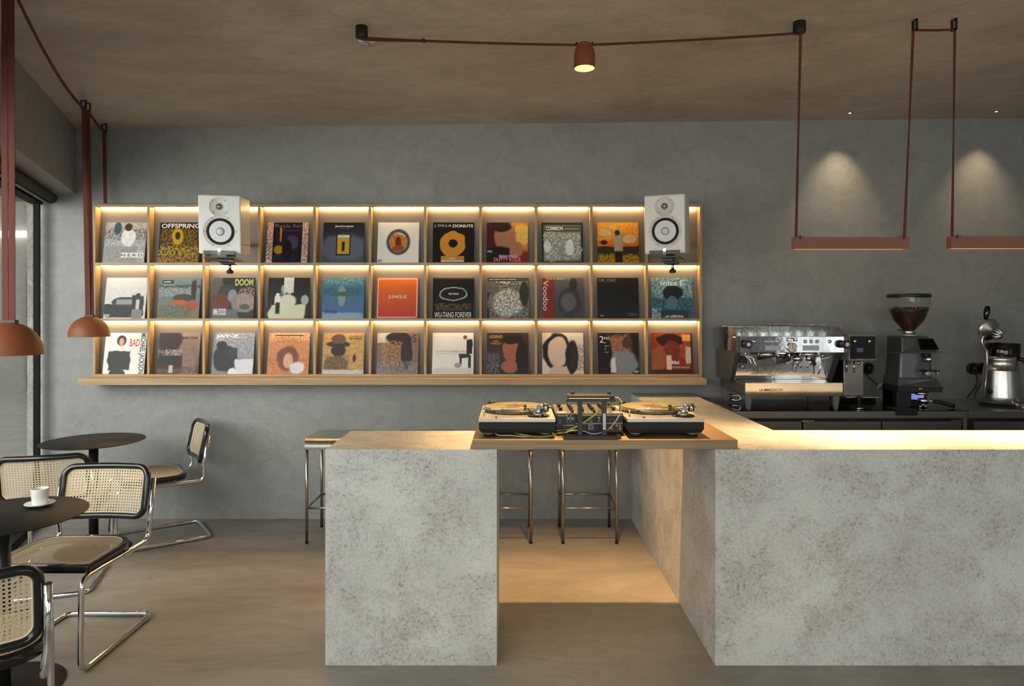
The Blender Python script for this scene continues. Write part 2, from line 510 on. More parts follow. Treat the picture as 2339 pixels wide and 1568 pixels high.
def smooth_path(pts, n=6):
    """Catmull-Rom through points"""
    pts = [Vector(p) for p in pts]; out = []
    for i in range(len(pts) - 1):
        p0 = pts[max(i - 1, 0)]; p1 = pts[i]; p2 = pts[i + 1]; p3 = pts[min(i + 2, len(pts) - 1)]
        for k in range(n):
            t = k / n
            out.append(0.5 * ((2 * p1) + (p2 - p0) * t + (2 * p0 - 5 * p1 + 4 * p2 - p3) * t * t + (3 * p1 - p0 - 3 * p2 + p3) * t ** 3))
    out.append(pts[-1])
    return out

# ------------------------------------------------------------------ the room
WY = 5.185
def ceil_z(x, y): return 3.041 + 0.0107 * x + 0.011 * (y - WY)

XR, YB = 4.7, -2.9
struct(box('floor', 'floor', None, -3.75, XR + 0.2, YB - 0.2, WY + 0.02, -0.15, 0.0))
# ceiling follows the slight fall of the slab
cb = MB()
xs = (-4.3, XR + 0.2); ys = (YB - 0.2, WY + 0.15)
cb.hexa([(xs[0], ys[0], ceil_z(xs[0], ys[0])), (xs[1], ys[0], ceil_z(xs[1], ys[0])), (xs[1], ys[1], ceil_z(xs[1], ys[1])), (xs[0], ys[1], ceil_z(xs[0], ys[1])),
         (xs[0], ys[0], 3.3), (xs[1], ys[0], 3.3), (xs[1], ys[1], 3.3), (xs[0], ys[1], 3.3)])
struct(cb.build('ceiling', 'ceiling'))
struct(box('wall_back', 'wall', None, -3.62, XR + 0.2, WY, WY + 0.15, -0.02, 3.2))
rr = MB(); rr.box(XR, XR + 0.15, 1.2, WY, 0, 3.2); rr.box(XR, XR + 0.15, YB, 1.2, 2.45, 3.2); rr.box(XR, XR + 0.15, YB, 1.2, 0, 0.5); rr.box(XR, XR + 0.15, YB, YB + 0.3, 0.5, 2.45)
struct(rr.build('wall_right', 'wall'))
w3 = struct(MB().box(XR + 0.03, XR + 0.1, YB + 0.3, 1.2, 2.39, 2.45).box(XR + 0.03, XR + 0.1, YB + 0.3, 1.2, 0.5, 0.56).build('window_3', 'frame_black'))
for k in range(3):
    y0 = YB + 0.3 + k * 1.2667
    q_ = MB(); q_.v = [(XR + 0.06, y0 + 0.03, 0.56), (XR + 0.06, y0 + 1.237, 0.56), (XR + 0.06, y0 + 1.237, 2.39), (XR + 0.06, y0 + 0.03, 2.39)]; q_.face([0, 1, 2, 3]); q_.build('pane', 'pane_glass', w3)
    for yy in (y0, y0 + 1.2367): box('mullion', 'frame_black', w3, XR + 0.03, XR + 0.1, yy, yy + 0.03, 0.56, 2.39)
# rear wall: piers around a wide window opening
rw = MB(); rw.box(-2.2, -1.15, YB, YB + 0.15, 0, 3.2); rw.box(3.55, XR, YB, YB + 0.15, 0, 3.2)
rw.box(-1.15, 3.55, YB, YB + 0.15, 2.42, 3.2); rw.box(-1.15, 3.55, YB, YB + 0.15, 0, 0.28)
struct(rw.build('wall_rear', 'wall'))
w2 = struct(MB().box(-1.15, -1.09, YB + 0.03, YB + 0.1, 0.28, 2.42).box(3.49, 3.55, YB + 0.03, YB + 0.1, 0.28, 2.42).box(-1.09, 3.49, YB + 0.03, YB + 0.1, 2.36, 2.42).box(-1.09, 3.49, YB + 0.03, YB + 0.1, 0.28, 0.34).build('window_2', 'frame_black'))
for k in range(4):
    x0 = -1.09 + k * 1.145
    q_ = MB(); q_.v = [(x0, YB + 0.06, 0.34), (x0 + 1.13, YB + 0.06, 0.34), (x0 + 1.13, YB + 0.06, 2.36), (x0, YB + 0.06, 2.36)]; q_.face([0, 1, 2, 3]); q_.build('pane', 'pane_glass', w2)
    if k: box('mullion', 'black_metal', w2, x0 - 0.02, x0 + 0.005, YB + 0.04, YB + 0.09, 0.34, 2.36)

# left side: downstand beam over an angled glass facade
bm_ = MB()
T1 = 8.6
o0, o1 = 0.245, -0.30
def beam(z0, z1, oa, ob, t0, t1):
    a, b, c, d = fac(t0, oa), fac(t1, oa), fac(t1, ob), fac(t0, ob)
    return [(p.x, p.y, z) for z in (z0, z1) for p in (a, b, c, d)]
bm_.hexa(beam(2.4975, 3.2, 0.254, -0.30, -0.55, T1))
struct(bm_.build('wall_left', 'wall'))
w1 = struct(MB().hexa(beam(2.41, 2.4975, 0.03, -0.05, -0.03, T1)).build('window_1', 'frame_black'))
MB().hexa(beam(0.0, 0.06, 0.03, -0.05, -0.03, T1)).build('sill', 'frame_black', w1)
ts = [0.0, 1.55, 3.1, 4.65, 6.2, 7.75]
for i, t in enumerate(ts):
    MB().hexa(beam(0.06, 2.41, 0.016, -0.02, t - 0.024, t + 0.024)).build('frame_post', 'frame_black', w1)
    if i:
        q_ = MB(); a, b = fac(ts[i - 1] + 0.03, -0.006), fac(t - 0.03, -0.006)
        q_.v = [(a.x, a.y, 0.06), (b.x, b.y, 0.06), (b.x, b.y, 2.41), (a.x, a.y, 2.41)]; q_.face([0, 1, 2, 3]); q_.build('pane', 'pane_glass', w1)
# outside of the glass: granite reveal, yard ground and the concrete building opposite
struct(box('wall_outside', 'outside_wall', None, -16, -5.0, 14.0, 14.3, -0.05, 9.0))
go = MB(); go.v = [(-16, -6, -0.03), (-3.9 + 3.4, -6, -0.03), (-3.72, 5.2, -0.03), (-3.72, 14.0, -0.03), (-16, 14.0, -0.03)]; go.face([0, 1, 2, 3, 4])
struct(go.build('ground_outside', 'outside_ground'))
struct(box('wall_reveal', 'granite', None, -3.752, -3.60, WY + 0.02, WY + 0.5, -0.02, 3.2))
sl = at(-60, 528, 13.9); sh = at(66, 542, 13.9)
tag(box('strip_light', 'sky_slot', None, sl.x, sh.x, 13.85, 13.95, sh.z, sl.z), 'long white strip light on the concrete wall outside the window', 'light')
d1 = at(52, 625, 13.8); d2 = at(68, 860, 13.8)
od = box('door_1', 'mid_grey', None, d1.x, d2.x + 0.4, 13.9, 13.99, 0, d1.z); struct(od)

# roller blind under the beam
rb = thing('roller_blind', 'rolled-up dark grey blind under the beam above the glass facade', 'blind')
a = fac(0.07, 0.10, 2.452); b = fac(7.6, 0.10, 2.452)
MB().tube([a, b], 0.036, 18).build('roller_tube', 'shade_fabric', rb)
a = fac(0.09, 0.085, 2.408); b = fac(7.6, 0.085, 2.408)
MB().tube([a, b], 0.011, 10).build('bottom_bar', 'dark_grey', rb)
MB().tube([fac(0.045, 0.10, 2.452), fac(0.068, 0.10, 2.452)], 0.040, 18).build('end_bracket', 'black_plastic', rb)

# ------------------------------------------------------------------ counters
CT = 0.969          # counter top height
CFY = 3.017         # front plane
b1 = tag(box('counter_block', 'concrete', None, -0.841, -0.0725, CFY, 3.50, 0.0, CT, 0.002),
         'free-standing concrete-look block at the left end of the wooden record-player board', 'counter')
cm = MB()
cm.prism([(0.905, CFY), (4.2, CFY), (4.2, 3.52), (1.359, 3.52), (1.359, WY - 0.005), (0.905, WY - 0.005)], 0.0, CT, 'xy')
tag(cm.build('bar_counter', 'concrete', None, 0.002), 'long L-shaped concrete-look bar counter on the right side of the room', 'counter')
BT = 1.0106
db = tag(box('dj_board', 'oak_board', None, -0.182, 1.007, 3.022, 3.57, CT, BT, 0.0015),
         'thick oak board bridging the concrete block and the bar counter', 'board')

# ------------------------------------------------------------------ record shelf
SFY, SBY = 5.105, 5.172
SX0, SX1 = (212 - CX) * SFY / F, (1604 - CX) * SFY / F
ZT = CAMZ + (718 - 466.5) * SFY / F
ZB1 = CAMZ + (718 - 603.2) * SFY / F
ZB2 = CAMZ + (718 - 731.0) * SFY / F
ZB3 = CAMZ + (718 - 858.5) * SFY / F
TH = 0.0205
sh_ = thing('record_shelf', 'oak wall shelf of small lit cells for records', 'shelf', (SX0, SFY, ZB3))
def sbox(name, mat, x0, x1, y0, y1, z0, z1, bev=0.001):
    return box(name, mat, sh_, x0 - SX0, x1 - SX0, y0 - SFY, y1 - SFY, z0 - ZB3, z1 - ZB3, bev)
sbox('top_board', 'oak', SX0, SX1, SFY, WY - 0.004, ZT - TH * 0.9, ZT)
sbox('bottom_board', 'oak', SX0, SX1, SFY, WY - 0.004, ZB3 - TH / 2, ZB3 + TH / 2)
for z in (ZB1, ZB2):
    sbox('shelf_board', 'oak', SX0 + 0.018, SX1 - 0.018, SFY, SBY, z - TH / 2, z + TH / 2)
for x in (SX0, SX1 - 0.018):
    sbox('side_panel', 'oak_upright', x, x + 0.018, SFY, WY - 0.004, ZB3 + TH / 2, ZT - TH * 0.9)
sbox('back_panel', 'shelf_back', SX0 + 0.018, SX1 - 0.018, SBY, WY - 0.004, ZB3 + TH / 2, ZT - TH * 0.9, 0)
rows = [(ZB1 + TH / 2, ZT - TH * 0.9), (ZB2 + TH / 2, ZB1 - TH / 2), (ZB3 + TH / 2, ZB2 - TH / 2)]
pitch = (SX1 - SX0) / 11.0
cells = []
for (z0, z1) in rows:
    line = []
    for i in range(11):
        xa = SX0 + i * pitch + (0.018 if i == 0 else 0.009); xb = SX0 + (i + 1) * pitch - (0.018 if i == 10 else 0.009)
        line.append((xa, xb, z0, z1))
        if i: sbox('divider', 'oak_upright', xa - 0.018, xa, SFY, SBY, z0, z1)
        # LED profile set into the underside of the board above, near the back panel
        sbox('led_profile', 'led_strip', xa + 0.012, xb - 0.012, SBY - 0.016, SBY - 0.007, z1 - 0.0035, z1, 0)
    cells.append(line)
LX0, LX1 = (177 - CX) * 4.965 / F, (1614.5 - CX) * 4.965 / F
tag(box('wall_ledge', 'oak', None, LX0, LX1, 4.965, WY, CAMZ - (880.0 - CY) * 4.965 / F, ZB3 - TH / 2 - 0.001, 0.001),
    'thick oak ledge along the foot of the record shelf', 'ledge')

# ------------------------------------------------------------------ record sleeves
def srgb(r, g, b):
    f = lambda c: (c / 255 / 12.92) if c <= 10 else ((c / 255 + 0.055) / 1.055) ** 2.4
    return (f(r), f(g), f(b))
LP = 0.315
NG = 72
def cover(sl, base, items, grain):
    """flat colour print: soft patches over a base colour, items = (kind, cx, cy, rx, ry, colour, softness), 0..1 from the top left"""
    me = bpy.data.meshes.new('cover_art')
    vs, fs, cols = [], [], []
    sd = random.uniform(0, 100)
    for j in range(NG + 1):
        for i in range(NG + 1):
            u, w = i / NG, j / NG
            vs.append(((u - 0.5) * LP, -0.0004, (1 - w) * LP))
            if callable(base): c = list(base(u, w))
            else: c = list(base)
            wob = noise.noise(Vector((u * 5 + sd, w * 5, 0))) * 0.10
            for (k, cx, cy, rx, ry, col, soft) in items:
                dx, dy = (u - cx) / rx, (w - cy) / ry
                if k == 'e': d = math.hypot(dx, dy) - 1 + wob * 1.4
                elif k == 'r': d = max(abs(dx), abs(dy)) - 1
                elif k == 'o': d = abs(math.hypot(dx, dy) - 1) - 0.16
                else: d = max(abs(dx), abs(dy)) - 1 + wob * 2
                s_ = max(soft * 0.5, 0.02)
                t = min(1, max(0, 0.5 - d / s_))
                t = t * t * (3 - 2 * t)
                if k == 'n': t *= 0.75 * min(1, max(0, 0.5 + 1.8 * (noise.noise(Vector((u * 22 + sd, w * 22, 3))) + 0.5 * noise.noise(Vector((u * 47 + sd, w * 47, 9))))))
                for q in range(3): c[q] = c[q] * (1 - t) + col[q] * t
            cols.append((*c, grain))
    n = NG + 1
    for j in range(NG):
        for i in range(NG):
            a = j * n + i
            fs.append((a + n, a + n + 1, a + 1, a))
    me.from_pydata(vs, [], fs)
    at_ = me.color_attributes.new('print', 'FLOAT_COLOR', 'POINT')
    for i, c in enumerate(cols): at_.data[i].color = c
    me.materials.append(MATS['cover_print'])
    o = bpy.data.objects.new('cover_art', me); COL.objects.link(o); o.parent = sl
    return o

W_, K_ = srgb(222, 222, 218), srgb(14, 14, 15)
def g_(v): return srgb(v, v, v)
def vgrad(a, b): return lambda u, w: tuple(x * (1 - w) + y * w for x, y in zip(a, b))
E = 'e'; RC = 'r'; N_ = 'n'; B_ = 'b'; O_ = 'o'
# (row, cell, look, base, patches, lettering [(words, x0, y0, x1, y1, colour, bold)], grain)
COVERS = [
 (0, 0, 'grey and white collage', g_(150), [(B_, .5, .3, .5, .14, g_(95), .3), (N_, .5, .5, .5, .5, g_(190), .4), (E, .57, .38, .17, .22, W_, .3), (E, .56, .12, .09, .1, srgb(60, 45, 38), .3), (E, .3, .15, .09, .16, srgb(60, 75, 85), .4), (N_, .4, .8, .4, .2, g_(110), .4), (RC, .69, .815, .27, .06, W_, .05)],
  [('N·E·R·D', .43, .785, .95, .85, K_, .01)], .7),
 (0, 1, 'black and yellow', srgb(30, 24, 12), [(N_, .5, .45, .45, .35, srgb(150, 115, 10), .6), (E, .45, .35, .14, .2, srgb(190, 150, 20), .5), (N_, .5, .8, .5, .2, srgb(185, 150, 30), .5), (E, .45, .33, .07, .1, srgb(40, 30, 10), .4), (RC, .5, .08, .52, .085, K_, .03)],
  [('OFFSPRING', .04, .03, 1.0 - .03, .145, W_, .02), ('S M A S H', .15, .84, .8, .91, srgb(170, 30, 20), .01)], .6),
 (0, 3, 'floral-edged dark purple', K_, [(N_, .5, .6, .3, .38, srgb(45, 40, 75), .5), (E, .3, .68, .12, .1, srgb(200, 150, 40), .7), (E, .62, .5, .15, .18, srgb(70, 66, 110), .8), (RC, .33, .3, .02, .17, srgb(210, 150, 30), .6), (E, .5, .68, .12, .25, srgb(16, 16, 22), .5), (RC, .07, .5, .075, .55, srgb(222, 205, 195), .05), (RC, .93, .5, .075, .55, srgb(222, 205, 195), .05), (N_, .07, .5, .07, .5, srgb(150, 50, 70), .2), (N_, .93, .5, .07, .5, srgb(130, 60, 60), .2), (N_, .07, .75, .07, .2, srgb(90, 110, 80), .2)],
  [('Purple Rain', .19, .04, .86, .16, srgb(120, 105, 165), .0), ('and the Revolution', .3, .18, .8, .22, srgb(110, 95, 150), .0)], .6),
 (0, 4, 'dark blue-grey', vgrad(srgb(16, 17, 22), srgb(66, 78, 96)), [(E, .5, .62, .62, .32, srgb(88, 98, 112), .9), (RC, .5, .56, .17, .26, srgb(20, 20, 22), .03), (RC, .5, .58, .14, .21, srgb(196, 158, 48), .03), (RC, .5, .345, .14, .03, srgb(205, 215, 220), .05), (RC, .5, .6, .035, .12, srgb(24, 20, 14), .2)],
  [('Jamiroquai', .28, .065, .73, .13, W_, .02), ('Travelling Without Moving', .38, .145, .64, .16, g_(170), .0)], .15),
 (0, 5, 'white with a grey ornamental wreath', W_, [(O_, .5, .49, .25, .28, g_(80), .15), (E, .5, .49, .2, .23, srgb(205, 140, 40), .12), (N_, .5, .5, .2, .2, srgb(150, 70, 30), .3), (E, .5, .5, .07, .16, srgb(88, 40, 34), .4), (E, .5, .64, .15, .07, srgb(140, 70, 35), .5)],
  [('PARENTAL ADVISORY', .02, .92, .11, .98, K_, .02)], .1),
 (0, 6, 'black with an ochre ring', K_, [(E, .48, .54, .31, .32, srgb(196, 138, 48), .03), (E, .49, .52, .115, .105, K_, .06), (RC, .48, .9, .28, .06, srgb(186, 134, 60), .08), (RC, .48, .965, .28, .02, W_, .08)],
  [('J DILLA ', .03, .05, .45, .125, W_, .0), ('DONUTS', .48, .05, .97, .125, W_, .03), ('DONUTS', .4, .88, .56, .93, W_, .02)], .1),
 (0, 7, 'deep red and gold', srgb(120, 34, 26), [(E, .85, .3, .42, .42, srgb(200, 130, 40), .8), (E, .85, .3, .22, .25, srgb(225, 185, 90), .8), (E, .1, .5, .35, .6, srgb(70, 18, 20), .6), (E, .45, .36, .27, .36, srgb(160, 112, 86), .4), (E, .36, .1, .25, .14, srgb(40, 26, 22), .5), (E, .3, .82, .5, .22, srgb(26, 18, 20), .4), (E, .72, .68, .16, .2, srgb(165, 112, 86), .5)],
  [('SEAN PAUL', .3, .81, .74, .88, srgb(225, 190, 200), .03), ('DUTTY ROCK', .18, .88, .84, .97, srgb(220, 120, 150), .03), ('ADVISORY', .02, .7, .14, .75, W_, .02)], .5),
 (0, 8, 'dark green framed photograph', srgb(34, 48, 40), [(RC, .5, .52, .45, .45, srgb(120, 130, 122), .04), (N_, .5, .6, .44, .34, srgb(30, 34, 32), .2), (N_, .5, .6, .44, .34, srgb(215, 222, 215), .2), (E, .68, .62, .1, .2, srgb(220, 225, 220), .3), (E, .13, .6, .09, .15, srgb(210, 218, 212), .3), (RC, .46, .72, .08, .14, srgb(140, 148, 142), .1), (RC, .5, .16, .44, .075, srgb(66, 80, 72), .06)],
  [('COMMON', .1, .1, .52, .2, W_, .03), ('LIKE WATER FOR CHOCOLATE', .56, .145, .9, .175, g_(210), .02)], .5),
 (0, 9, 'orange sunset-coloured', vgrad(srgb(232, 160, 38), srgb(190, 40, 24)), [(N_, .5, .25, .5, .2, srgb(235, 185, 90), .5), (E, .18, .26, .15, .08, srgb(216, 190, 140), .5), (E, .78, .42, .17, .1, srgb(216, 190, 140), .5), (E, .38, .12, .1, .05, srgb(220, 190, 130), .5), (B_, .5, .76, .55, .16, srgb(48, 44, 28), .2), (B_, .5, .92, .55, .09, srgb(120, 86, 20), .2), (N_, .5, .9, .5, .12, srgb(200, 150, 30), .2), (RC, .51, .5, .1, .22, srgb(170, 158, 140), .25), (E, .49, .26, .07, .07, srgb(40, 50, 40), .3), (RC, .51, .86, .09, .14, srgb(26, 24, 22), .2), (E, .16, .5, .09, .06, srgb(46, 36, 24), .5)], [], .6),
 (1, 0, 'pale grey with a dark low shape', vgrad(srgb(205, 205, 205), srgb(196, 198, 200)), [(B_, .42, .82, .48, .16, g_(36), .1), (E, .5, .6, .34, .12, g_(52), .15), (RC, .48, .6, .2, .06, g_(140), .3), (B_, .8, .68, .14, .24, g_(40), .2), (E, .8, .45, .06, .07, g_(46), .3), (RC, .8, .66, .04, .12, g_(190), .3), (B_, .79, .9, .12, .12, g_(120), .25)],
  [('ADVISORY', .02, .9, .15, .96, W_, .02)], .3),
 (1, 1, 'sea-grey and green', vgrad(srgb(96, 118, 128), srgb(106, 108, 84)), [(B_, .5, .22, .55, .04, srgb(60, 72, 70), .5), (N_, .4, .35, .5, .12, srgb(150, 160, 158), .5), (E, .58, .5, .24, .1, srgb(64, 52, 40), .4), (E, .5, .62, .2, .07, srgb(165, 92, 50), .6), (B_, .84, .3, .06, .25, srgb(48, 42, 34), .4), (E, .8, .7, .16, .12, srgb(160, 72, 42), .5), (N_, .4, .82, .45, .15, srgb(72, 74, 56), .4), (RC, .2, .105, .135, .042, g_(26), .1)],
  [('prodigy', .1, .08, .28, .13, W_, .02), ('THE FAT OF THE LAND', .09, .175, .38, .195, W_, .01)], .6),
 (1, 2, 'dark comic-coloured', srgb(30, 30, 34), [(B_, .1, .2, .12, .25, g_(80), .3), (E, .36, .42, .24, .26, srgb(42, 56, 44), .4), (E, .2, .62, .22, .22, srgb(100, 44, 36), .5), (E, .47, .44, .11, .16, srgb(128, 132, 140), .35), (E, .75, .62, .3, .24, srgb(125, 122, 112), .4), (N_, .8, .5, .2, .25, srgb(170, 140, 130), .4), (E, .78, .72, .12, .07, srgb(70, 80, 62), .3), (B_, .3, .9, .35, .12, srgb(90, 94, 100), .3)],
  [('DOOM', .52, .03, .96, .2, srgb(150, 170, 80), .04), ('MM..FOOD', .04, .76, .34, .92, W_, .02)], .6),
 (1, 3, 'high-contrast black and cream', srgb(20, 22, 22), [(RC, .5, .17, .12, .2, srgb(185, 198, 195), .2), (B_, .48, .86, .42, .2, srgb(196, 196, 170), .25), (E, .48, .62, .2, .2, srgb(200, 198, 178), .5), (N_, .45, .35, .12, .2, srgb(200, 204, 198), .3), (RC, .24, .55, .07, .1, srgb(215, 212, 195), .25), (E, .24, .42, .05, .035, srgb(220, 215, 200), .2), (RC, .25, .75, .055, .14, srgb(22, 22, 22), .2), (E, .9, .55, .09, .12, srgb(150, 160, 155), .4)], [], .3),
 (1, 4, 'underwater blue', vgrad(srgb(52, 108, 124), srgb(70, 98, 150)), [(N_, .5, .12, .5, .12, srgb(110, 165, 175), .6), (N_, .5, .3, .5, .14, srgb(36, 80, 105), .7), (E, .46, .45, .1, .26, srgb(120, 140, 142), .6), (E, .5, .4, .32, .06, srgb(70, 92, 96), .6), (B_, .5, .95, .5, .09, srgb(120, 150, 185), .6)],
  [('NIRVANA', .04, .79, .36, .89, srgb(16, 24, 40), .01)], .4),
 (1, 5, 'plain orange-red with thin white border', vgrad(srgb(214, 112, 34), srgb(176, 44, 46)), [(RC, .5, .025, .465, .006, W_, .02), (RC, .5, .975, .465, .006, W_, .02), (RC, .03, .5, .006, .47, W_, .02), (RC, .97, .5, .006, .47, W_, .02)],
  [('JUNGLE', .28, .43, .72, .53, W_, .0)], .05),
 (1, 6, 'black with a white oval', K_, [(E, .5, .4, .34, .17, g_(165), .04), (E, .5, .4, .31, .145, g_(24), .04), (N_, .5, .72, .45, .08, srgb(110, 90, 64), .4), (RC, .5, .02, .5, .02, srgb(70, 56, 40), .3)],
  [('WU-TANG', .38, .375, .62, .425, W_, .02), ('WU-TANG FOREVER', .05, .845, .94, .98, W_, .0)], .3),
 (1, 7, 'rough black-and-white', srgb(45, 46, 44), [(N_, .55, .6, .5, .5, srgb(225, 228, 215), .3), (E, .5, .62, .36, .34, srgb(205, 208, 196), .5), (N_, .5, .6, .5, .45, srgb(40, 40, 38), .3), (B_, .13, .25, .16, .13, srgb(96, 100, 96), .3), (E, .9, .4, .12, .3, srgb(50, 52, 50), .5), (RC, .5, .05, .5, .045, g_(60), .1)],
  [('rage against the machine', .04, .025, .7, .06, W_, .01)], .9),
 (1, 8, 'red-banded grey portrait', vgrad(srgb(84, 86, 92), srgb(66, 68, 74)), [(E, .66, .62, .3, .36, srgb(58, 58, 62), .4), (E, .64, .6, .18, .22, srgb(92, 92, 96), .7), (E, .76, .16, .1, .15, srgb(48, 42, 40), .4), (RC, .14, .5, .15, .52, srgb(124, 44, 40), .03), (RC, .29, .5, .012, .52, srgb(90, 40, 38), .03)],
  [], .2),
 (1, 9, 'plain black with green corner lettering', vgrad(srgb(15, 18, 20), srgb(26, 32, 36)), [],
  [('DR. DRE', .04, .03, .45, .1, srgb(120, 132, 72), .0), ('2001', .72, .87, .95, .94, srgb(96, 116, 92), .0), ('ADVISORY', .06, .92, .15, .95, W_, .02)], .05),
 (1, 10, 'icy blue', srgb(64, 110, 130), [(N_, .5, .5, .5, .5, srgb(28, 52, 68), .4), (N_, .5, .2, .5, .3, srgb(165, 200, 210), .4), (E, .52, .38, .25, .19, srgb(24, 34, 44), .35), (E, .5, .62, .14, .16, srgb(72, 110, 132), .4), (B_, .5, .92, .36, .12, srgb(40, 58, 70), .3), (N_, .1, .9, .12, .15, srgb(180, 205, 215), .3)],
  [('miss E', .23, .07, .8, .2, srgb(195, 225, 230), .02), ('...so addictive', .28, .91, .75, .98, W_, .02)], .7),
 (2, 0, 'white with a dark jacket-shaped patch', W_, [(B_, .37, .68, .27, .24, srgb(40, 44, 46), .2), (E, .4, .19, .12, .13, srgb(38, 34, 34), .3), (E, .4, .22, .06, .09, srgb(196, 150, 120), .3), (E, .36, .98, .2, .1, srgb(40, 44, 46), .2)],
  [('BAD', .6, .15, .84, .33, srgb(170, 40, 40), .01), ('MICHAEL JACKSON', .82, .01, .99, .99, K_, .02)], .2),
 (2, 1, 'sepia brown', vgrad(srgb(150, 124, 108), srgb(92, 70, 58)), [(E, .25, .2, .32, .3, srgb(50, 36, 32), .4), (B_, .3, .68, .3, .2, srgb(42, 32, 28), .3), (N_, .45, .48, .35, .07, srgb(200, 180, 165), .5), (B_, .76, .7, .16, .3, srgb(130, 108, 92), .3), (N_, .5, .92, .5, .1, srgb(60, 46, 40), .4), (RC, .33, .88, .05, .09, srgb(190, 175, 160), .4)],
  [('EMINEM', .52, .09, .93, .16, srgb(58, 36, 34), .02)], .6),
 (2, 2, 'steel-grey with a dark crouched shape', srgb(125, 128, 140), [(N_, .6, .3, .5, .3, srgb(168, 172, 184), .4), (E, .32, .62, .3, .34, srgb(36, 38, 44), .3), (E, .22, .3, .13, .1, srgb(34, 36, 42), .3), (B_, .5, .48, .1, .12, srgb(44, 46, 52), .4), (B_, .78, .82, .22, .18, srgb(205, 208, 216), .25), (E, .5, .95, .1, .1, srgb(220, 222, 228), .5)],
  [('JAY-Z', .05, .04, .62, .14, W_, .05), ('THE BLUEPRINT', .06, .155, .26, .18, W_, .01)], .4),
 (2, 3, 'worn orange carved-wood', srgb(196, 128, 74), [(N_, .5, .3, .5, .3, srgb(228, 186, 134), .4), (N_, .5, .6, .5, .4, srgb(168, 92, 50), .4), (E, .48, .62, .26, .3, srgb(112, 60, 40), .5), (E, .5, .68, .12, .18, srgb(200, 160, 130), .5), (E, .72, .85, .18, .14, srgb(212, 205, 215), .9), (RC, .5, .065, .34, .014, srgb(40, 26, 18), .2)],
  [('THE MISEDUCATION OF', .18, .11, .78, .15, srgb(140, 84, 44), .0), ('LAURYN HILL', .14, .165, .8, .24, srgb(132, 76, 40), .0)], .7),
 (2, 4, 'ochre drawing', srgb(176, 136, 80), [(N_, .5, .5, .5, .5, srgb(196, 160, 100), .4), (E, .37, .28, .3, .08, srgb(58, 44, 36), .3), (E, .38, .16, .17, .13, srgb(96, 72, 52), .4), (E, .38, .42, .18, .17, srgb(48, 34, 28), .4), (E, .32, .78, .3, .22, srgb(120, 98, 70), .5), (N_, .35, .75, .3, .2, srgb(70, 56, 42), .4), (B_, .5, .96, .5, .06, srgb(190, 186, 182), .7), (E, .77, .62, .04, .1, srgb(64, 50, 38), .4)],
  [('JAMES BROWN', .62, .07, .97, .11, srgb(60, 120, 50), .02), ('THE PAYBACK', .62, .12, .95, .165, K_, .03)], .7),
 (2, 5, 'brown double-exposure', vgrad(srgb(128, 100, 80), srgb(112, 104, 104)), [(RC, .15, .12, .17, .12, srgb(205, 198, 180), .2), (E, .52, .5, .28, .46, srgb(112, 82, 60), .4), (E, .52, .13, .3, .16, srgb(40, 30, 24), .4), (N_, .4, .5, .3, .3, srgb(168, 134, 94), .5), (E, .72, .5, .14, .4, srgb(46, 36, 34), .5), (N_, .5, .85, .5, .15, srgb(140, 136, 140), .5)],
  [('NaS', .58, .04, .95, .23, K_, .0)], .6),
 (2, 6, 'white with small dark leaning shape', W_, [(B_, .9, .34, .07, .18, g_(34), .25), (E, .79, .11, .05, .055, srgb(110, 84, 68), .3), (B_, .78, .56, .13, .05, g_(50), .3), (RC, .69, .66, .03, .1, g_(58), .3), (RC, .9, .72, .035, .18, g_(48), .3), (E, .62, .79, .09, .06, g_(150), .5), (B_, .5, .92, .5, .07, g_(200), .7)],
  [('JUSTIN', .09, .435, .38, .475, g_(70), .0), ('TIMBERLAKE', .39, .435, .82, .475, srgb(160, 60, 60), .0), ('FUTURESEX/LOVESOUNDS', .1, .49, .84, .52, g_(170), .0)], .1),
 (2, 7, 'dark brown warm-lit', vgrad(srgb(58, 38, 32), srgb(40, 36, 38)), [(E, .58, .42, .2, .3, srgb(150, 94, 66), .4), (E, .6, .12, .26, .16, srgb(30, 20, 18), .4), (E, .2, .65, .2, .4, srgb(52, 46, 50), .5), (E, .55, .82, .2, .16, srgb(150, 96, 72), .5), (E, .85, .6, .15, .4, srgb(30, 24, 24), .4), (N_, .15, .75, .15, .25, srgb(110, 112, 125), .4)],
  [('LEGEND', .05, .06, .38, .13, srgb(210, 170, 90), .0), ('BOB', .16, .18, .28, .225, srgb(200, 140, 60), .0), ('MARLEY', .09, .235, .35, .285, srgb(200, 140, 60), .0)], .5),
 (2, 8, 'pale cream and black', srgb(208, 198, 186), [(E, .36, .45, .34, .46, srgb(26, 22, 22), .25), (E, .38, .46, .24, .38, srgb(204, 184, 166), .3), (E, .72, .6, .16, .42, srgb(34, 28, 28), .4), (N_, .85, .6, .15, .3, srgb(60, 50, 48), .3), (E, .4, .96, .24, .16, srgb(196, 176, 160), .4)], [], .05),
 (2, 9, 'black with a smoky silver patch', srgb(18, 15, 16), [(E, .45, .4, .35, .3, srgb(120, 80, 60), .9), (N_, .4, .3, .35, .25, srgb(160, 112, 86), .6), (E, .6, .75, .35, .3, srgb(120, 128, 138), .6), (B_, .35, .78, .08, .18, srgb(205, 205, 205), .4), (E, .72, .24, .13, .14, srgb(70, 48, 38), .4), (E, .15, .5, .2, .5, srgb(14, 12, 14), .5), (B_, .15, .85, .15, .15, srgb(20, 18, 20), .3)],
  [('2', .05, .08, .15, .24, W_, .0), ('PAC', .16, .1, .3, .165, W_, .0), ('ME', .16, .235, .2, .26, W_, .0), ('AGAINST', .16, .31, .28, .335, W_, .0), ('THE', .16, .385, .21, .41, W_, .0), ('WORLD', .16, .46, .26, .485, W_, .0), ('ADVISORY', .87, .92, .98, .97, W_, .02)], .4),
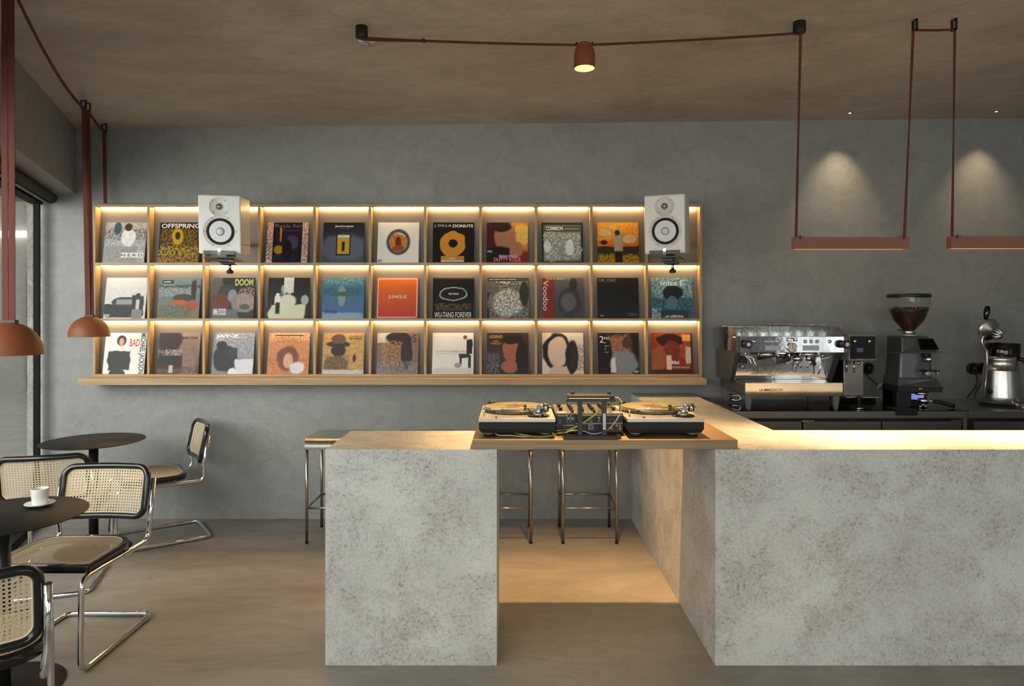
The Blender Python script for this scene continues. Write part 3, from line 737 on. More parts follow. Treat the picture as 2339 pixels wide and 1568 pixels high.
 (2, 10, 'rust-red and amber', srgb(140, 48, 32), [(N_, .6, .3, .5, .3, srgb(190, 90, 50), .4), (E, .45, .18, .33, .16, srgb(44, 20, 18), .4), (E, .5, .42, .2, .22, srgb(120, 48, 34), .5), (E, .15, .65, .2, .3, srgb(150, 86, 48), .5), (RC, .42, .75, .06, .2, srgb(225, 200, 160), .5), (B_, .9, .55, .07, .2, srgb(205, 190, 165), .5), (B_, .85, .12, .1, .08, srgb(220, 170, 90), .5), (RC, .5, .95, .5, .06, srgb(70, 24, 22), .3), (RC, .97, .5, .02, .5, srgb(80, 24, 22), .3)],
  [('Bilal', .48, .68, .66, .76, W_, .03), ('1st born second', .48, .8, .9, .86, g_(205), .0)], .6),
]
ORD = ['leftmost', 'second', 'third', 'fourth', 'fifth', 'sixth', 'seventh', 'eighth', 'ninth', 'tenth', 'rightmost']
ROWN = ['top', 'middle', 'bottom']
LEAN = R(9.0)
cellpx = {}   # left edge of each sleeve's foot, measured per cell as a share of free room
for (r, ci, look, base, items, texts, grain) in COVERS:
    xa, xb, z0, z1 = cells[r][ci]
    mid = (xa + xb) / 2
    dx = {0: 0.012, 1: 0.008, 2: 0.004, 3: -0.002, 4: 0.001, 5: -0.002, 6: -0.004, 7: -0.004, 8: -0.004, 9: -0.004, 10: -0.004}[ci] + random.uniform(-0.006, 0.006)
    pos = ORD[ci] + (' in the ' if ci in (0, 10) else ' from left in the ') + ROWN[r] + ' shelf row'
    sl = MB().box(-LP / 2, LP / 2, 0.0, 0.004, 0, LP).build('record_sleeve', 'sleeve_card', None, 0.0, (mid + dx, SFY + 0.010 + random.uniform(0, 0.004), z0 + 0.0006), (-LEAN, 0, random.uniform(-0.008, 0.008)))
    tag(sl, look + ' record sleeve, ' + pos, 'record sleeve', 'record sleeves standing in the shelf cells')
    cover(sl, base, items, grain)
    for (s_, x0, y0, x1, y1, col, bold) in texts:
        vert = s_ == 'MICHAEL JACKSON'
        if vert:
            text('lettering', s_, ink(col), sl, (((x0 + x1) / 2 - .5) * LP, -0.0008, (1 - (y0 + y1) / 2) * LP), (y1 - y0) * LP, (x1 - x0) * LP, (R(90), R(90), 0), bold)
        else:
            text('lettering', s_, ink(col), sl, (((x0 + x1) / 2 - .5) * LP, -0.0008, (1 - (y0 + y1) / 2) * LP), (x1 - x0) * LP, (y1 - y0) * LP, (R(90), 0, 0), bold)
    if (r, ci) == (1, 8):
        text('lettering', 'Voodoo', ink(W_), sl, ((.085 - .5) * LP, -0.0008, .56 * LP), .74 * LP, .13 * LP, (R(90), R(90), 0), .0)
        text('lettering', "D'ANGELO", ink(srgb(40, 20, 20)), sl, ((.205 - .5) * LP, -0.0008, .52 * LP), .42 * LP, .05 * LP, (R(90), R(90), 0), .0)
        text('lettering', '7243 8 48499 1 7', ink(W_), sl, ((.38 - .5) * LP, -0.0008, .972 * LP), .56 * LP, .03 * LP, (R(90), 0, 0), .0)

# ------------------------------------------------------------------ loudspeakers on wall brackets
def monitor(label, c, yaw, tilt):
    t = thing('loudspeaker', label, 'loudspeaker', c, (tilt, 0, yaw), 'white studio monitors')
    w, h, d = 0.262, 0.384, 0.30
    box('cabinet', 'white_paint', t, -w / 2, w / 2, 0, d, -h / 2, h / 2, 0.008)
    MB().lathe([(0.0, 0.0), (0.063, 0.0), (0.0635, -0.0015), (0.0635, 0.002)], 48, (0, -0.0006, 0.117), 'y').build('tweeter_plate', 'cream_paint', t)
    tw = MB().lathe([(0.022, -0.001), (0.020, -0.004), (0.0135, -0.001), (0.0, 0.0)], 32, (0, -0.002, 0.117), 'y').build('tweeter', 'mid_grey', t)
    MB().lathe([(0.0132, -0.002), (0.010, -0.006), (0.005, -0.008), (0, -0.0085)], 24, (0, -0.002, 0.117), 'y').build('dome', 'stool_metal', tw)
    wp = MB().lathe([(0.0, 0.0), (0.108, 0.0), (0.109, -0.0008), (0.109, 0.002)], 64, (0.004, -0.0004, -0.045), 'y').build('woofer_plate', 'cream_paint', t)
    MB().lathe([(0.087, -0.001), (0.085, -0.006), (0.078, -0.009), (0.072, -0.006), (0.069, -0.001)], 56, (0.004, -0.001, -0.045), 'y', cap=False).build('surround', 'black_rubber', t)
    MB().lathe([(0.070, -0.0015), (0.050, -0.0012), (0.028, -0.0010), (0, -0.001)], 48, (0.004, -0.001, -0.045), 'y').build('cone', 'cone_white', t)
    MB().lathe([(0.027, -0.0008), (0.0255, -0.0008)], 36, (0.004, -0.003, -0.045), 'y', cap=False).build('cap_ring', 'dark_grey', t)
    MB().lathe([(0.0255, -0.001), (0.018, -0.007), (0.008, -0.010), (0, -0.0105)], 36, (0.004, -0.002, -0.045), 'y').build('dust_cap', 'cone_white', t)
    for (x, z) in [(-0.038, 0.155), (0.038, 0.155), (-0.036, 0.079), (0.040, 0.079), (0.004 - 0.100, -0.045), (0.004 + 0.100, -0.045), (-0.046, 0.042), (0.054, 0.042), (-0.046, -0.131), (0.054, -0.131)]:
        MB().cyl((x, -0.0022, z), 0.0034, 0.002, 'y', 10).build('screw', 'mid_grey', t)
    return t
def bracket(label, c, yaw, tilt, yw):
    t = thing('speaker_bracket', label, 'bracket', c, (0, 0, yaw), 'black speaker brackets on the wall')
    h = 0.384
    box('front_lip', 'dark_grey', t, -0.098, 0.098, -0.012, -0.004, -h / 2 - 0.006, -h / 2 + 0.020, 0.002)
    box('tray', 'black_metal', t, -0.095, 0.095, -0.004, 0.318, -h / 2 - 0.028, -h / 2 - 0.018)
    e = MB().lathe([(0.011, -0.001), (0.011, 0.0)], 24, (0, -0.0125, -h / 2 + 0.022), 'y').build('emblem', 'logo_light', t)
    MB().lathe([(0.009, -0.001), (0.0065, -0.001)], 24, (0, -0.0125, -h / 2 + 0.001), 'y', cap=False).build('emblem_ring', 'white_print', t)
    MB().box(-0.022, 0.05, 0.03, 0.16, -h / 2 - 0.05, -h / 2 - 0.028).box(-0.012, 0.075, 0.08, 0.2, -h / 2 - 0.062, -h / 2 - 0.045).build('tilt_head', 'black_metal', t, 0.004)
    MB().cyl((0.038, 0.115, -h / 2 - 0.098), 0.010, 0.045, 'z', 16).build('stem', 'chrome', t)
    MB().lathe([(0.017, 0), (0.022, 0.004), (0.022, 0.018), (0.014, 0.024)], 20, (0.038, 0.115, -h / 2 - 0.122), 'z').build('knob', 'black_plastic', t)
    MB().box(-0.02, 0.02, 0.318, yw, -0.075, -0.045).build('arm', 'black_metal', t, 0.003)
    MB().box(-0.03, 0.03, 0.308, 0.318, -h / 2 - 0.028, -0.03).build('back_plate', 'black_metal', t, 0.002)
    return t
s1 = at(501.5, 513.5, 4.42); s2 = at(1518, 512.5, 4.42)
monitor('white studio monitor loudspeaker over the third shelf cell from the left', s1, R(10), R(4.5))
bracket('black wall bracket under the left white loudspeaker', s1, R(10), 0, 0.745)
monitor('white studio monitor loudspeaker at the right end of the shelf', s2, R(-20), R(4.5))
bracket('black wall bracket under the right white loudspeaker', s2, R(-20), 0, 0.78)

# ------------------------------------------------------------------ cantilever chairs
def rrect(hw, y0, y1, rb, rf, n=7):
    """outline of a panel, counter-clockwise; rb radius at the y0 side, rf at the y1 side"""
    pts = []
    for (cx, cy, a0, r) in ((hw - rf, y1 - rf, 0, rf), (-hw + rf, y1 - rf, PI / 2, rf), (-hw + rb, y0 + rb, PI, rb), (hw - rb, y0 + rb, 1.5 * PI, rb)):
        for k in range(n + 1):
            a = a0 + PI / 2 * k / n
            pts.append((cx + r * math.cos(a), cy + r * math.sin(a)))
    return pts

def inside(p, hw, y0, y1, rb, rf):
    x, y = abs(p[0]), p[1]
    if x > hw or y < y0 or y > y1: return False
    if y < y0 + rb and x > hw - rb: return math.hypot(x - hw + rb, y - y0 - rb) <= rb
    if y > y1 - rf and x > hw - rf: return math.hypot(x - hw + rf, y - y1 + rf) <= rf
    return True

def cane_mesh(name, hw, y0, y1, rb, rf, fmap, parent):
    """woven cane: pairs of strands both ways and two diagonals, octagonal holes; fmap bends the flat panel"""
    p = 0.0142
    m = MB()
    shape = (hw, y0, y1, rb, rf)
    def strand(q, d, w, lift, L, step):
        # clip the line q + t d to the panel, then lay a flat ribbon along it
        d = Vector(d); q = Vector(q); n = Vector((-d.y, d.x)) * (w / 2)
        ts = []; t = -L
        run = []
        while t <= L + 1e-9:
            c = q + d * t
            if inside(c, *shape): run.append(t)
            t += 0.004
        if len(run) < 2: return
        a, b_ = run[0], run[-1]
        k = max(1, int((b_ - a) / step + 0.5))
        base = len(m.v)
        for i in range(k + 1):
            c = q + d * (a + (b_ - a) * i / k)
            m.v.append(tuple(fmap(c.x + n.x, c.y + n.y, lift))); m.v.append(tuple(fmap(c.x - n.x, c.y - n.y, lift)))
        for i in range(k):
            m.face([base + 2 * i, base + 2 * i + 1, base + 2 * i + 3, base + 2 * i + 2], True)
    L = 0.5
    cy = (y0 + y1) / 2
    nx = int(hw / p) + 2; ny = int((y1 - y0) / 2 / p) + 2
    for i in range(-nx, nx + 1):
        for e in (-1, 1):
            strand((i * p + p / 2 + e * 0.0017, cy), (0, 1), 0.0017, 0.0, L, 0.2)
    for j in range(-ny, ny + 1):
        for e in (-1, 1):
            strand((0, cy + j * p + p / 2 + e * 0.0017), (1, 0), 0.0017, 0.0006, L, 0.05)
    s2 = math.sqrt(0.5)
    nd = int((hw * 2 + (y1 - y0)) / p) + 2
    for k in range(-nd, nd + 1):
        off = (k + 0.5) * p
        strand((off / 2, cy + off / 2), (s2, -s2), 0.0023, 0.0012, L, 0.06)
        strand((off / 2, cy - off / 2), (s2, s2), 0.0023, 0.0018, L, 0.06)
    return m.build(name, 'cane', parent)

def back_map(u, v, lift):
    # u across, v up from the backrest's lower edge; concave towards the sitter, reclined
    y = -0.262 - 0.034 * (1 - (u / 0.23) ** 2) - 0.20 * v
    return (u, y + lift, 0.524 + v * 0.98)

def make_chair(label, loc, rz):
    t = thing('cantilever_chair', label, 'chair', loc, (0, 0, rz), 'cane cantilever chairs at the round tables')
    # one bent chrome tube
    x = 0.226
    half = [(x + 0.014, -0.325, 0.725), (x + 0.012, -0.290, 0.53), (x, -0.300, 0.412), (x - 0.004, 0.235, 0.418), (x - 0.004, 0.240, 0.0135), (x - 0.004, -0.340, 0.0135), (0, -0.340, 0.0135)]
    right = fillet(half, {'d': 0.05, 1: 0.2, 2: 0.075, 3: 0.06, 4: 0.055, 5: 0.05}, 8)
    left = [Vector((-p.x, p.y, p.z)) for p in right]
    path = right[:-1] + [Vector((0, -0.340, 0.0135))] + list(reversed(left[:-1]))
    MB().tube(path, 0.0125, 12).build('tubular_frame', 'chrome', t)
    for (gx, gy) in ((x - 0.004, 0.12), (-x + 0.004, 0.12), (x - 0.004, -0.24), (-x + 0.004, -0.24)):
        MB().cyl((gx, gy, 0.0), 0.006, 0.004, 'z', 10).build('floor_glide', 'black_rubber', t)
    # seat
    out = rrect(0.232, -0.205, 0.205, 0.13, 0.018, 8); inn = rrect(0.210, -0.180, 0.186, 0.112, 0.012, 8)
    m = MB(); n = len(out); zt, zb = 0.470, 0.432
    b0 = 0
    for (pl, z) in ((out, zb), (out, zt - 0.006), ([(a * 0.985, c * 0.985) for a, c in out], zt), (inn, zt), (inn, zb)):
        m.v += [(a, c, z) for a, c in pl]
    for s_ in range(4):
        for i in range(n):
            j = (i + 1) % n
            m.face([s_ * n + i, s_ * n + j, (s_ + 1) * n + j, (s_ + 1) * n + i], s_ in (0,))
    for i in range(n):
        j = (i + 1) % n
        m.face([4 * n + i, 4 * n + j, j, i])
    m.build('seat_frame', 'black_lacquer', t)
    cane_mesh('seat_cane', 0.212, -0.182, 0.188, 0.113, 0.012, lambda u, v, l: (u, v, 0.4645 + l), t)
    MB().tube([(a, c, 0.4685) for a, c in rrect(0.2085, -0.1785, 0.1845, 0.111, 0.012, 8)], 0.0022, 6, True).build('seat_spline', 'cane', t)
    # backrest
    hb = 0.278
    ring = [Vector(back_map(u, v, 0)) for u, v in rrect(0.215, 0.014, hb - 0.014, 0.052, 0.052, 8)]
    dense = []
    for i in range(len(ring)):
        a, c = ring[i], ring[(i + 1) % len(ring)]
        k = max(1, int((c - a).length / 0.03))
        for q in range(k):
            p = a.lerp(c, q / k)
            y = back_map(p.x, (p.z - 0.524) / 0.98, 0)[1]
            dense.append((p.x, y, p.z))
    MB().tube(dense, 0.0165, 12, True).build('back_frame', 'black_lacquer', t)
    cane_mesh('back_cane', 0.205, 0.022, hb - 0.022, 0.044, 0.044, back_map, t)
    sp = []
    for u, v in rrect(0.1985, 0.030, hb - 0.030, 0.038, 0.038, 6): sp.append((u, v))
    spl = []
    for i in range(len(sp)):
        a, c = sp[i], sp[(i + 1) % len(sp)]
        k = max(1, int(math.hypot(c[0] - a[0], c[1] - a[1]) / 0.03))
        for q in range(k): spl.append(back_map(a[0] + (c[0] - a[0]) * q / k, a[1] + (c[1] - a[1]) * q / k, 0))
    MB().tube(spl, 0.0038, 6, True).build('back_spline', 'cane', t)
    return t
def face_dir(dx, dy): return math.atan2(-dx, dy)
ch0 = make_chair('cane cantilever chair standing behind the table with the cup, facing the camera', (-2.105, 3.175, 0), PI)
dup(ch0, (-2.71, 4.035, 0), face_dir(-0.33, 0.94), 'cane cantilever chair seen from behind beside the glass facade, drawn up to the far table')
dup(ch0, (-2.53, 4.72, 0), face_dir(-0.81, -0.58), 'cane cantilever chair turned sideways against the back wall beside the far table')
dup(ch0, (-1.842, 2.275, 0), face_dir(-0.53, 0.85), 'cane cantilever chair nearest the camera, cut off by the lower left picture corner')

# ------------------------------------------------------------------ round tables
def make_table(label, loc):
    t = thing('bistro_table', label, 'table', loc, group='round black pedestal tables')
    MB().lathe([(0.0, 0.724), (0.300, 0.724), (0.308, 0.727), (0.308, 0.7295), (0.3065, 0.7305), (0.0, 0.7305)], 72).build('table_top', 'table_black', t)
    MB().lathe([(0.0285, 0.006), (0.0285, 0.722)], 28).build('column', 'black_metal', t)
    MB().lathe([(0.0, 0.0), (0.222, 0.0), (0.224, 0.004), (0.222, 0.008), (0.04, 0.012), (0.0, 0.012)], 56).build('base_plate', 'table_black', t)
    MB().lathe([(0.09, 0.714), (0.09, 0.724)], 24).build('top_plate', 'black_metal', t)
    return t
tb0 = make_table('round black pedestal table under the far pendant lamp, near the back wall', (-2.80, 4.50, 0))
dup(tb0, (-2.135, 2.82, 0), 0, 'round black pedestal table carrying the white cup, at the left edge')

cp = at(91, 1152, 2.97)
cupz = 0.7305
sa = thing('saucer', 'small white saucer under the white cup', 'saucer', (cp.x, 2.97, cupz))
MB().lathe([(0.0, 0.001), (0.024, 0.0), (0.028, 0.003), (0.052, 0.010), (0.0585, 0.0125), (0.0585, 0.0145), (0.050, 0.0125), (0.028, 0.006), (0.0, 0.005)], 48).build('dish', 'ceramic', sa)
cu = thing('espresso_cup', 'white handleless cup on a saucer on the near table', 'cup', (cp.x, 2.97, cupz + 0.0055))
MB().lathe([(0.0, 0.0), (0.026, 0.0), (0.0295, 0.004), (0.0345, 0.068), (0.0348, 0.0715), (0.0325, 0.0715), (0.031, 0.060), (0.0275, 0.008), (0.0, 0.006)], 48).build('cup_body', 'ceramic', cu)
MB().lathe([(0.0, 0.054), (0.0305, 0.054)], 32).build('coffee', 'coffee', cu)

# ------------------------------------------------------------------ bar stools
def make_stool(label, loc):
    t = thing('bar_stool', label, 'stool', loc, group='steel bar stools against the back wall')
    w, d, z = 0.392, 0.385, 0.722
    prof = [(-0.008, 0.648), (-0.007, 0.664)] + [(0.058 - 0.065 * math.cos(a), z - 0.054 + 0.054 * math.sin(a)) for a in [PI / 2 * k / 6 for k in range(1, 7)]] + [(d - 0.03, z), (d, z - 0.010), (d + 0.006, z - 0.03)]
    inn = [(y + 0.006, q - 0.008) for y, q in prof]; inn[0] = (prof[0][0] + 0.008, prof[0][1]); inn[1] = (prof[1][0] + 0.008, prof[1][1]); inn[-1] = (prof[-1][0] - 0.008, prof[-1][1])
    m = MB(); m.prism(prof + list(reversed(inn)), 0.0, w, 'yz')
    m.build('seat', 'polished_seat', t, 0.002)
    r = 0.0105
    for lx in (0.012, w - 0.012):
        for ly in (0.012, d - 0.012):
            MB().lathe([(r, 0.004), (r, 0.700)], 14, (lx, ly, 0)).build('leg', 'stool_metal', t)
            MB().lathe([(0.012, 0.0), (0.0125, 0.010), (0.0112, 0.012)], 14, (lx, ly, 0)).build('foot', 'black_rubber', t)
    zf = 0.243
    for ly in (0.012, d - 0.012):
        MB().tube([(0.012, ly, zf), (w - 0.012, ly, zf)], 0.008, 10).build('footrest', 'stool_metal', t)
        MB().tube([(0.012, ly, 0.69), (w - 0.012, ly, 0.69)], 0.008, 10).build('top_rail', 'stool_metal', t)
    for lx in (0.012, w - 0.012):
        MB().tube([(lx, 0.012, zf), (lx, d - 0.012, zf)], 0.008, 10).build('side_rail', 'stool_metal', t)
    return t
plain('polished_seat', (0.46, 0.44, 0.41), 0.2, 1)
st0 = make_stool('steel bar stool left of the concrete block', (-1.428, 4.615, 0))
dup(st0, (-0.838, 4.615, 0), 0, 'steel bar stool almost wholly hidden behind the concrete block')
dup(st0, (-0.258, 4.615, 0), 0, 'steel bar stool half hidden by the right edge of the concrete block')
dup(st0, (0.331, 4.615, 0), 0, 'steel bar stool in the gap under the record-player board')

# ------------------------------------------------------------------ dome pendants on straps
def dome(t, c, r=0.1225, h=0.136):
    prof_o = []
    for k in range(13):
        a = PI / 2 * k / 12
        prof_o.append((r * math.cos(a) if k < 12 else 0.0, h * math.sin(a) ** 0.92 if k else 0.0))
    inner = [((r - 0.003) * math.cos(PI / 2 * k / 12) if k < 12 else 0.0, (h - 0.003) * math.sin(PI / 2 * k / 12) ** 0.92 if k else 0.0) for k in range(13)]
    MB().lathe(prof_o + list(reversed(inner)), 56, c, cap=False).build('dome_shade', 'terracotta', t)
    MB().lathe([(0.0, 0.035), (0.045, 0.035), (0.048, 0.045), (0.0, 0.06)], 28, c).build('diffuser', 'lamp_inside', t)
    MB().box(c[0] - 0.026, c[0] + 0.034, c[1] - 0.012, c[1] + 0.012, c[2] + h - 0.004, c[2] + h + 0.010).build('strap_clip', 'black_metal', t, 0.002)
def ceil_clip(t, x, y, ax='x', zb=0.055, wd=0.036):
    """small rectangular hook screwed to the ceiling"""
    z1 = ceil_z(x, y); z0 = z1 - zb; th = 0.005; hw = wd / 2
    m = MB()
    if ax == 'x':
        m.box(x - hw, x + hw, y - 0.006, y + 0.006, z1 - th, z1).box(x - hw, x + hw, y - 0.006, y + 0.006, z0, z0 + th)
        m.box(x - hw, x - hw + th, y - 0.006, y + 0.006, z0, z1).box(x + hw - th, x + hw, y - 0.006, y + 0.006, z0, z1)
    else:
        m.box(x - 0.006, x + 0.006, y - hw, y + hw, z1 - th, z1).box(x - 0.006, x + 0.006, y - hw, y + hw, z0, z0 + th)
        m.box(x - 0.006, x + 0.006, y - hw, y - hw + th, z0, z1).box(x - 0.006, x + 0.006, y + hw - th, y + hw, z0, z1)
    m.build('ceiling_clip', 'black_metal', t)
    return z0
SWD = 0.026
pn = thing('dome_pendant', 'terracotta dome pendant lamp nearest the camera, over the table with the cup', 'pendant lamp', (0, 0, 0), group='dome pendants on red straps')
c1 = (at(20, 810, 2.82).x, 2.82, at(20, 811, 2.82).z)
dome(pn, c1)
ztop1 = ceil_z(c1[0], 2.82) - 0.055
for e in (-1, 1):
    xo = e * 0.0138
    MB().ribbon([(c1[0] + xo * 1.0, 2.82, c1[2] + 0.139), (c1[0] + xo + e * 0.001 - 0.002, 2.82, 2.2), (c1[0] + xo - 0.004, 2.82, ztop1)], (1, 0, 0), SWD, 0.003).build('strap', 'strap', pn)
ceil_clip(pn, c1[0] + 0.01, 2.82, 'x')
pf = thing('dome_pendant', 'smaller-looking terracotta dome pendant lamp hanging farther back in front of the shelf end', 'pendant lamp', (0, 0, 0), group='dome pendants on red straps')
c2 = (at(203.5, 769, 4.5).x, 4.5, at(203, 769.5, 4.5).z)
dome(pf, c2)
tA = at(191, 228, 4.5).x; tB = at(200.5, 236, 4.56).x - 0.028
zc2 = ceil_clip(pf, tA, 4.5, 'x'); zc3 = ceil_clip(pf, tB + 0.028, 4.56, 'x')
MB().ribbon([(c2[0] - 0.010, 4.5, c2[2] + 0.139), (tA, 4.5, zc2)], (1, 0.15, 0), SWD, 0.003).build('strap', 'strap', pf)
MB().ribbon([(c2[0] + 0.012, 4.515, c2[2] + 0.139), (tB + 0.028, 4.56, zc3)], (1, 0.15, 0), SWD, 0.003).build('strap', 'strap', pf)
# runs of strap along the ceiling between the clips, then down to the shelf
ws = thing('ceiling_strap', 'dark red strap along the left of the ceiling, dropping behind the shelf', 'strap')
pa = Vector((c1[0] + 0.012, 2.83, ztop1)); pb = Vector((tA, 4.5, zc2 + 0.002))
run = []
for k in range(13):
    q = k / 12; p = pa.lerp(pb, q); p.z -= 0.055 * 4 * q * (1 - q); run.append(p)
MB().ribbon(run, (0, 0, 1), SWD, 0.003).build('strap_run', 'strap', ws)
xe = at(238, 300, 5.07).x
zc4 = ceil_clip(ws, xe, 5.07, 'x')
pa = Vector((tB + 0.028, 4.56, zc3 + 0.002)); pb = Vector((xe, 5.07, zc4 + 0.002))
run = []
for k in range(9):
    q = k / 8; p = pa.lerp(pb, q); p.z -= 0.012 * 4 * q * (1 - q); run.append(p)
MB().ribbon(run, (0, 0, 1), SWD, 0.003).build('strap_run', 'strap', ws)
MB().ribbon([(xe, 5.07, zc4), (xe, 5.072, 2.8), (xe + 0.004, 5.078, ZT + 0.002)], (1, 0, 0), 0.027, 0.003).build('strap_drop', 'strap', ws)

# ------------------------------------------------------------------ ceiling spot on a sagging strap
SY = 3.37
sp = thing('ceiling_spot', 'terracotta cup-shaped spotlight hanging in the middle of the slack ceiling strap', 'spotlight')
ax, bx_ = at(826, 60, SY).x, at(1826, 50, SY).x
for x in (ax, bx_):
    zc = ceil_z(x, SY)
    MB().lathe([(0.030, 0.004), (0.0305, -0.050), (0.029, -0.056), (0.0, -0.056)], 32, (x, SY, zc)).build('ceiling_rose', 'black_plastic', sp)
hx = at(1335, 100, SY).x; hz = at(1335, 103, SY).z
pL = Vector((ax + 0.006, SY, ceil_z(ax, SY) - 0.056)); pR = Vector((bx_ + 0.004, SY, ceil_z(bx_, SY) - 0.056)); pm = Vector((hx, SY, hz))
L1 = [pL.lerp(pm, k / 12) - Vector((0, 0, 0.006 * 4 * (k / 12) * (1 - k / 12))) for k in range(13)]
L2 = [pm.lerp(pR, k / 12) - Vector((0, 0, 0.004 * 4 * (k / 12) * (1 - k / 12))) for k in range(13)]
MB().ribbon(L1, (0, 0.5, 1), 0.015, 0.003).build('strap', 'strap', sp)
MB().ribbon(L2, (0, 0.5, 1), 0.015, 0.003).build('strap', 'strap', sp)
ex = at(968, 94, SY); MB().ribbon([pL + Vector((0, 0, -0.010)), pL.lerp(ex, 0.5) - Vector((0, 0, 0.006)), ex], (0, 0.5, 1), 0.013, 0.003).build('strap_tail', 'strap', sp)
MB().box(ex.x - 0.008, ex.x + 0.006, SY - 0.012, SY + 0.012, ex.z - 0.006, ex.z + 0.010).build('buckle', 'black_metal', sp, 0.002)
hd = (hx, SY, at(1335, 157, SY).z)
ro, hh = 0.053, 0.128
prof = [(0.0525, 0.0), (0.053, 0.02), (0.053, 0.062), (0.050, 0.085), (0.043, 0.104), (0.032, 0.117), (0.026, 0.122), (0.0, 0.122)]
inn = [(0.0, 0.046), (0.033, 0.046), (0.044, 0.03), (0.0505, 0.001)]
h_ = MB().lathe(prof + inn, 48, hd, cap=False).build('lamp_head', 'terracotta', sp)
MB().lathe([(0.050, 0.0012), (0.0435, 0.030), (0.0325, 0.0455)], 40, hd, cap=False).build('reflector', 'lamp_inside', sp)
MB().lathe([(0.0, 0.040), (0.030, 0.040), (0.031, 0.0455)], 32, hd).build('bulb_lens', 'bulb', sp)
MB().tube([(hx - 0.040, SY, hd[2] + 0.131), (hx - 0.036, SY, hd[2] + 0.112)], 0.006, 8).tube([(hx + 0.040, SY, hd[2] + 0.131), (hx + 0.036, SY, hd[2] + 0.112)], 0.006, 8).build('strap_clip', 'black_metal', sp)
MB().lathe([(0.040, 0.105), (0.041, 0.114), (0.034, 0.122), (0.030, 0.126), (0.0, 0.127)], 32, hd, cap=False).build('cap', 'terracotta', sp)
spot_light('spot_beam', (hx, SY, hd[2] + 0.034), (hx, SY + 0.14, 0), 520, (1.0, 0.56, 0.22), 60, 1.0, 0.026)
spot_light('spot_spill', (hx, SY, hd[2] + 0.030), (hx, SY, 0), 26, (1.0, 0.60, 0.27), 116, 0.9, 0.026)

# ------------------------------------------------------------------ linear pendants over the bar
LY = 3.36
def bar_light(label, x0, x1, zb):
    t = thing('linear_pendant', label, 'pendant lamp', (0, 0, 0), group='linear bar pendants on red straps')
    h, d = 0.059, 0.038
    m = MB(); th = 0.003
    m.box(x0, x1, LY - d / 2, LY - d / 2 + th, zb, zb + h).box(x0, x1, LY + d / 2 - th, LY + d / 2, zb, zb + h)
    m.box(x0, x1, LY - d / 2 + th, LY + d / 2 - th, zb + h - th, zb + h)
    m.build('housing', 'terracotta_bar', t)
    for x in (x0, x1 - th):
        box('end_cap', 'terracotta', t, x - 0.0005, x + th + 0.0005, LY - d / 2 + th, LY + d / 2 - th, zb, zb + h - th)
    box('led_lens', 'led_lens', t, x0 + 0.01, x1 - 0.01, LY - d / 2 + th, LY + d / 2 - th, zb + 0.004, zb + 0.012)
    area_light('bar_beam', ((x0 + x1) / 2, LY, zb - 0.002), ((x0 + x1) / 2, LY, 0), x1 - x0 - 0.03, 0.024, 8.5, (1.0, 0.66, 0.32), 66)
    return t
zb1 = at(1940, 570, LY).z
xb0, xb1 = at(1811, 0, LY).x, at(2072, 0, LY).x
p1 = bar_light('short terracotta linear pendant bar hanging left over the bar counter', xb0, xb1, zb1)
xc0 = at(2167.5, 0, LY).x
p2 = bar_light('terracotta linear pendant bar cut off by the right picture edge', xc0, xc0 + xb1 - xb0, zb1 + 0.004)
def drop(t, top, bot, w0, w1):
    pts = [Vector(top).lerp(Vector(bot), k / 10) for k in range(11)]
    n = len(pts)
    side = [Vector((1, (1 - 2 * abs(k / 10 - 0.5)) * 0.9, 0)).normalized() for k in range(n)]
    MB().ribbon(pts, side, 0.026 * 0.55, 0.003).build('strap', 'strap', t)
def clips(t, x0, x1, z):
    for (x, e) in ((x0, 1), (x1, -1)):
        MB().box(min(x, x + e * 0.035), max(x, x + e * 0.035), LY - 0.024, LY + 0.024, z, z + 0.003).box(x - 0.002 + e * 0.016, x + 0.002 + e * 0.016, LY - 0.024, LY - 0.018, z - 0.012, z + 0.008).build('bar_clip', 'black_metal', t)
drop(p1, pR + Vector((0, -0.004, 0)), (xb0 + 0.016, LY, zb1 + 0.062), 0, 0)
tx1 = at(2086, 66, LY).x; tx2 = at(2181, 64, LY).x
zk1 = ceil_clip(p1, tx1 + 0.008, LY, 'y'); zk2 = ceil_clip(p2, tx2 - 0.004, LY, 'y')
drop(p1, (tx1, LY, zk1), (xb1 - 0.014, LY, zb1 + 0.062), 0, 0)
clips(p1, xb0 + 0.012, xb1 - 0.012, zb1 + 0.059)
drop(p2, (tx2, LY, zk2), (xc0 + 0.016, LY, zb1 + 0.066), 0, 0)
xc1 = xc0 + xb1 - xb0
drop(p2, (xc1, LY, ceil_z(xc1, LY)), (xc1 - 0.014, LY, zb1 + 0.066), 0, 0)
clips(p2, xc0 + 0.012, xc1 - 0.012, zb1 + 0.063)
MB().ribbon([(tx1, LY, zk1 + 0.004), ((tx1 + tx2) / 2, LY, zk1 + 0.003), (tx2, LY, zk2 + 0.004)], (0, 0.6, 1), 0.016, 0.003).build('strap_link', 'strap', p2)

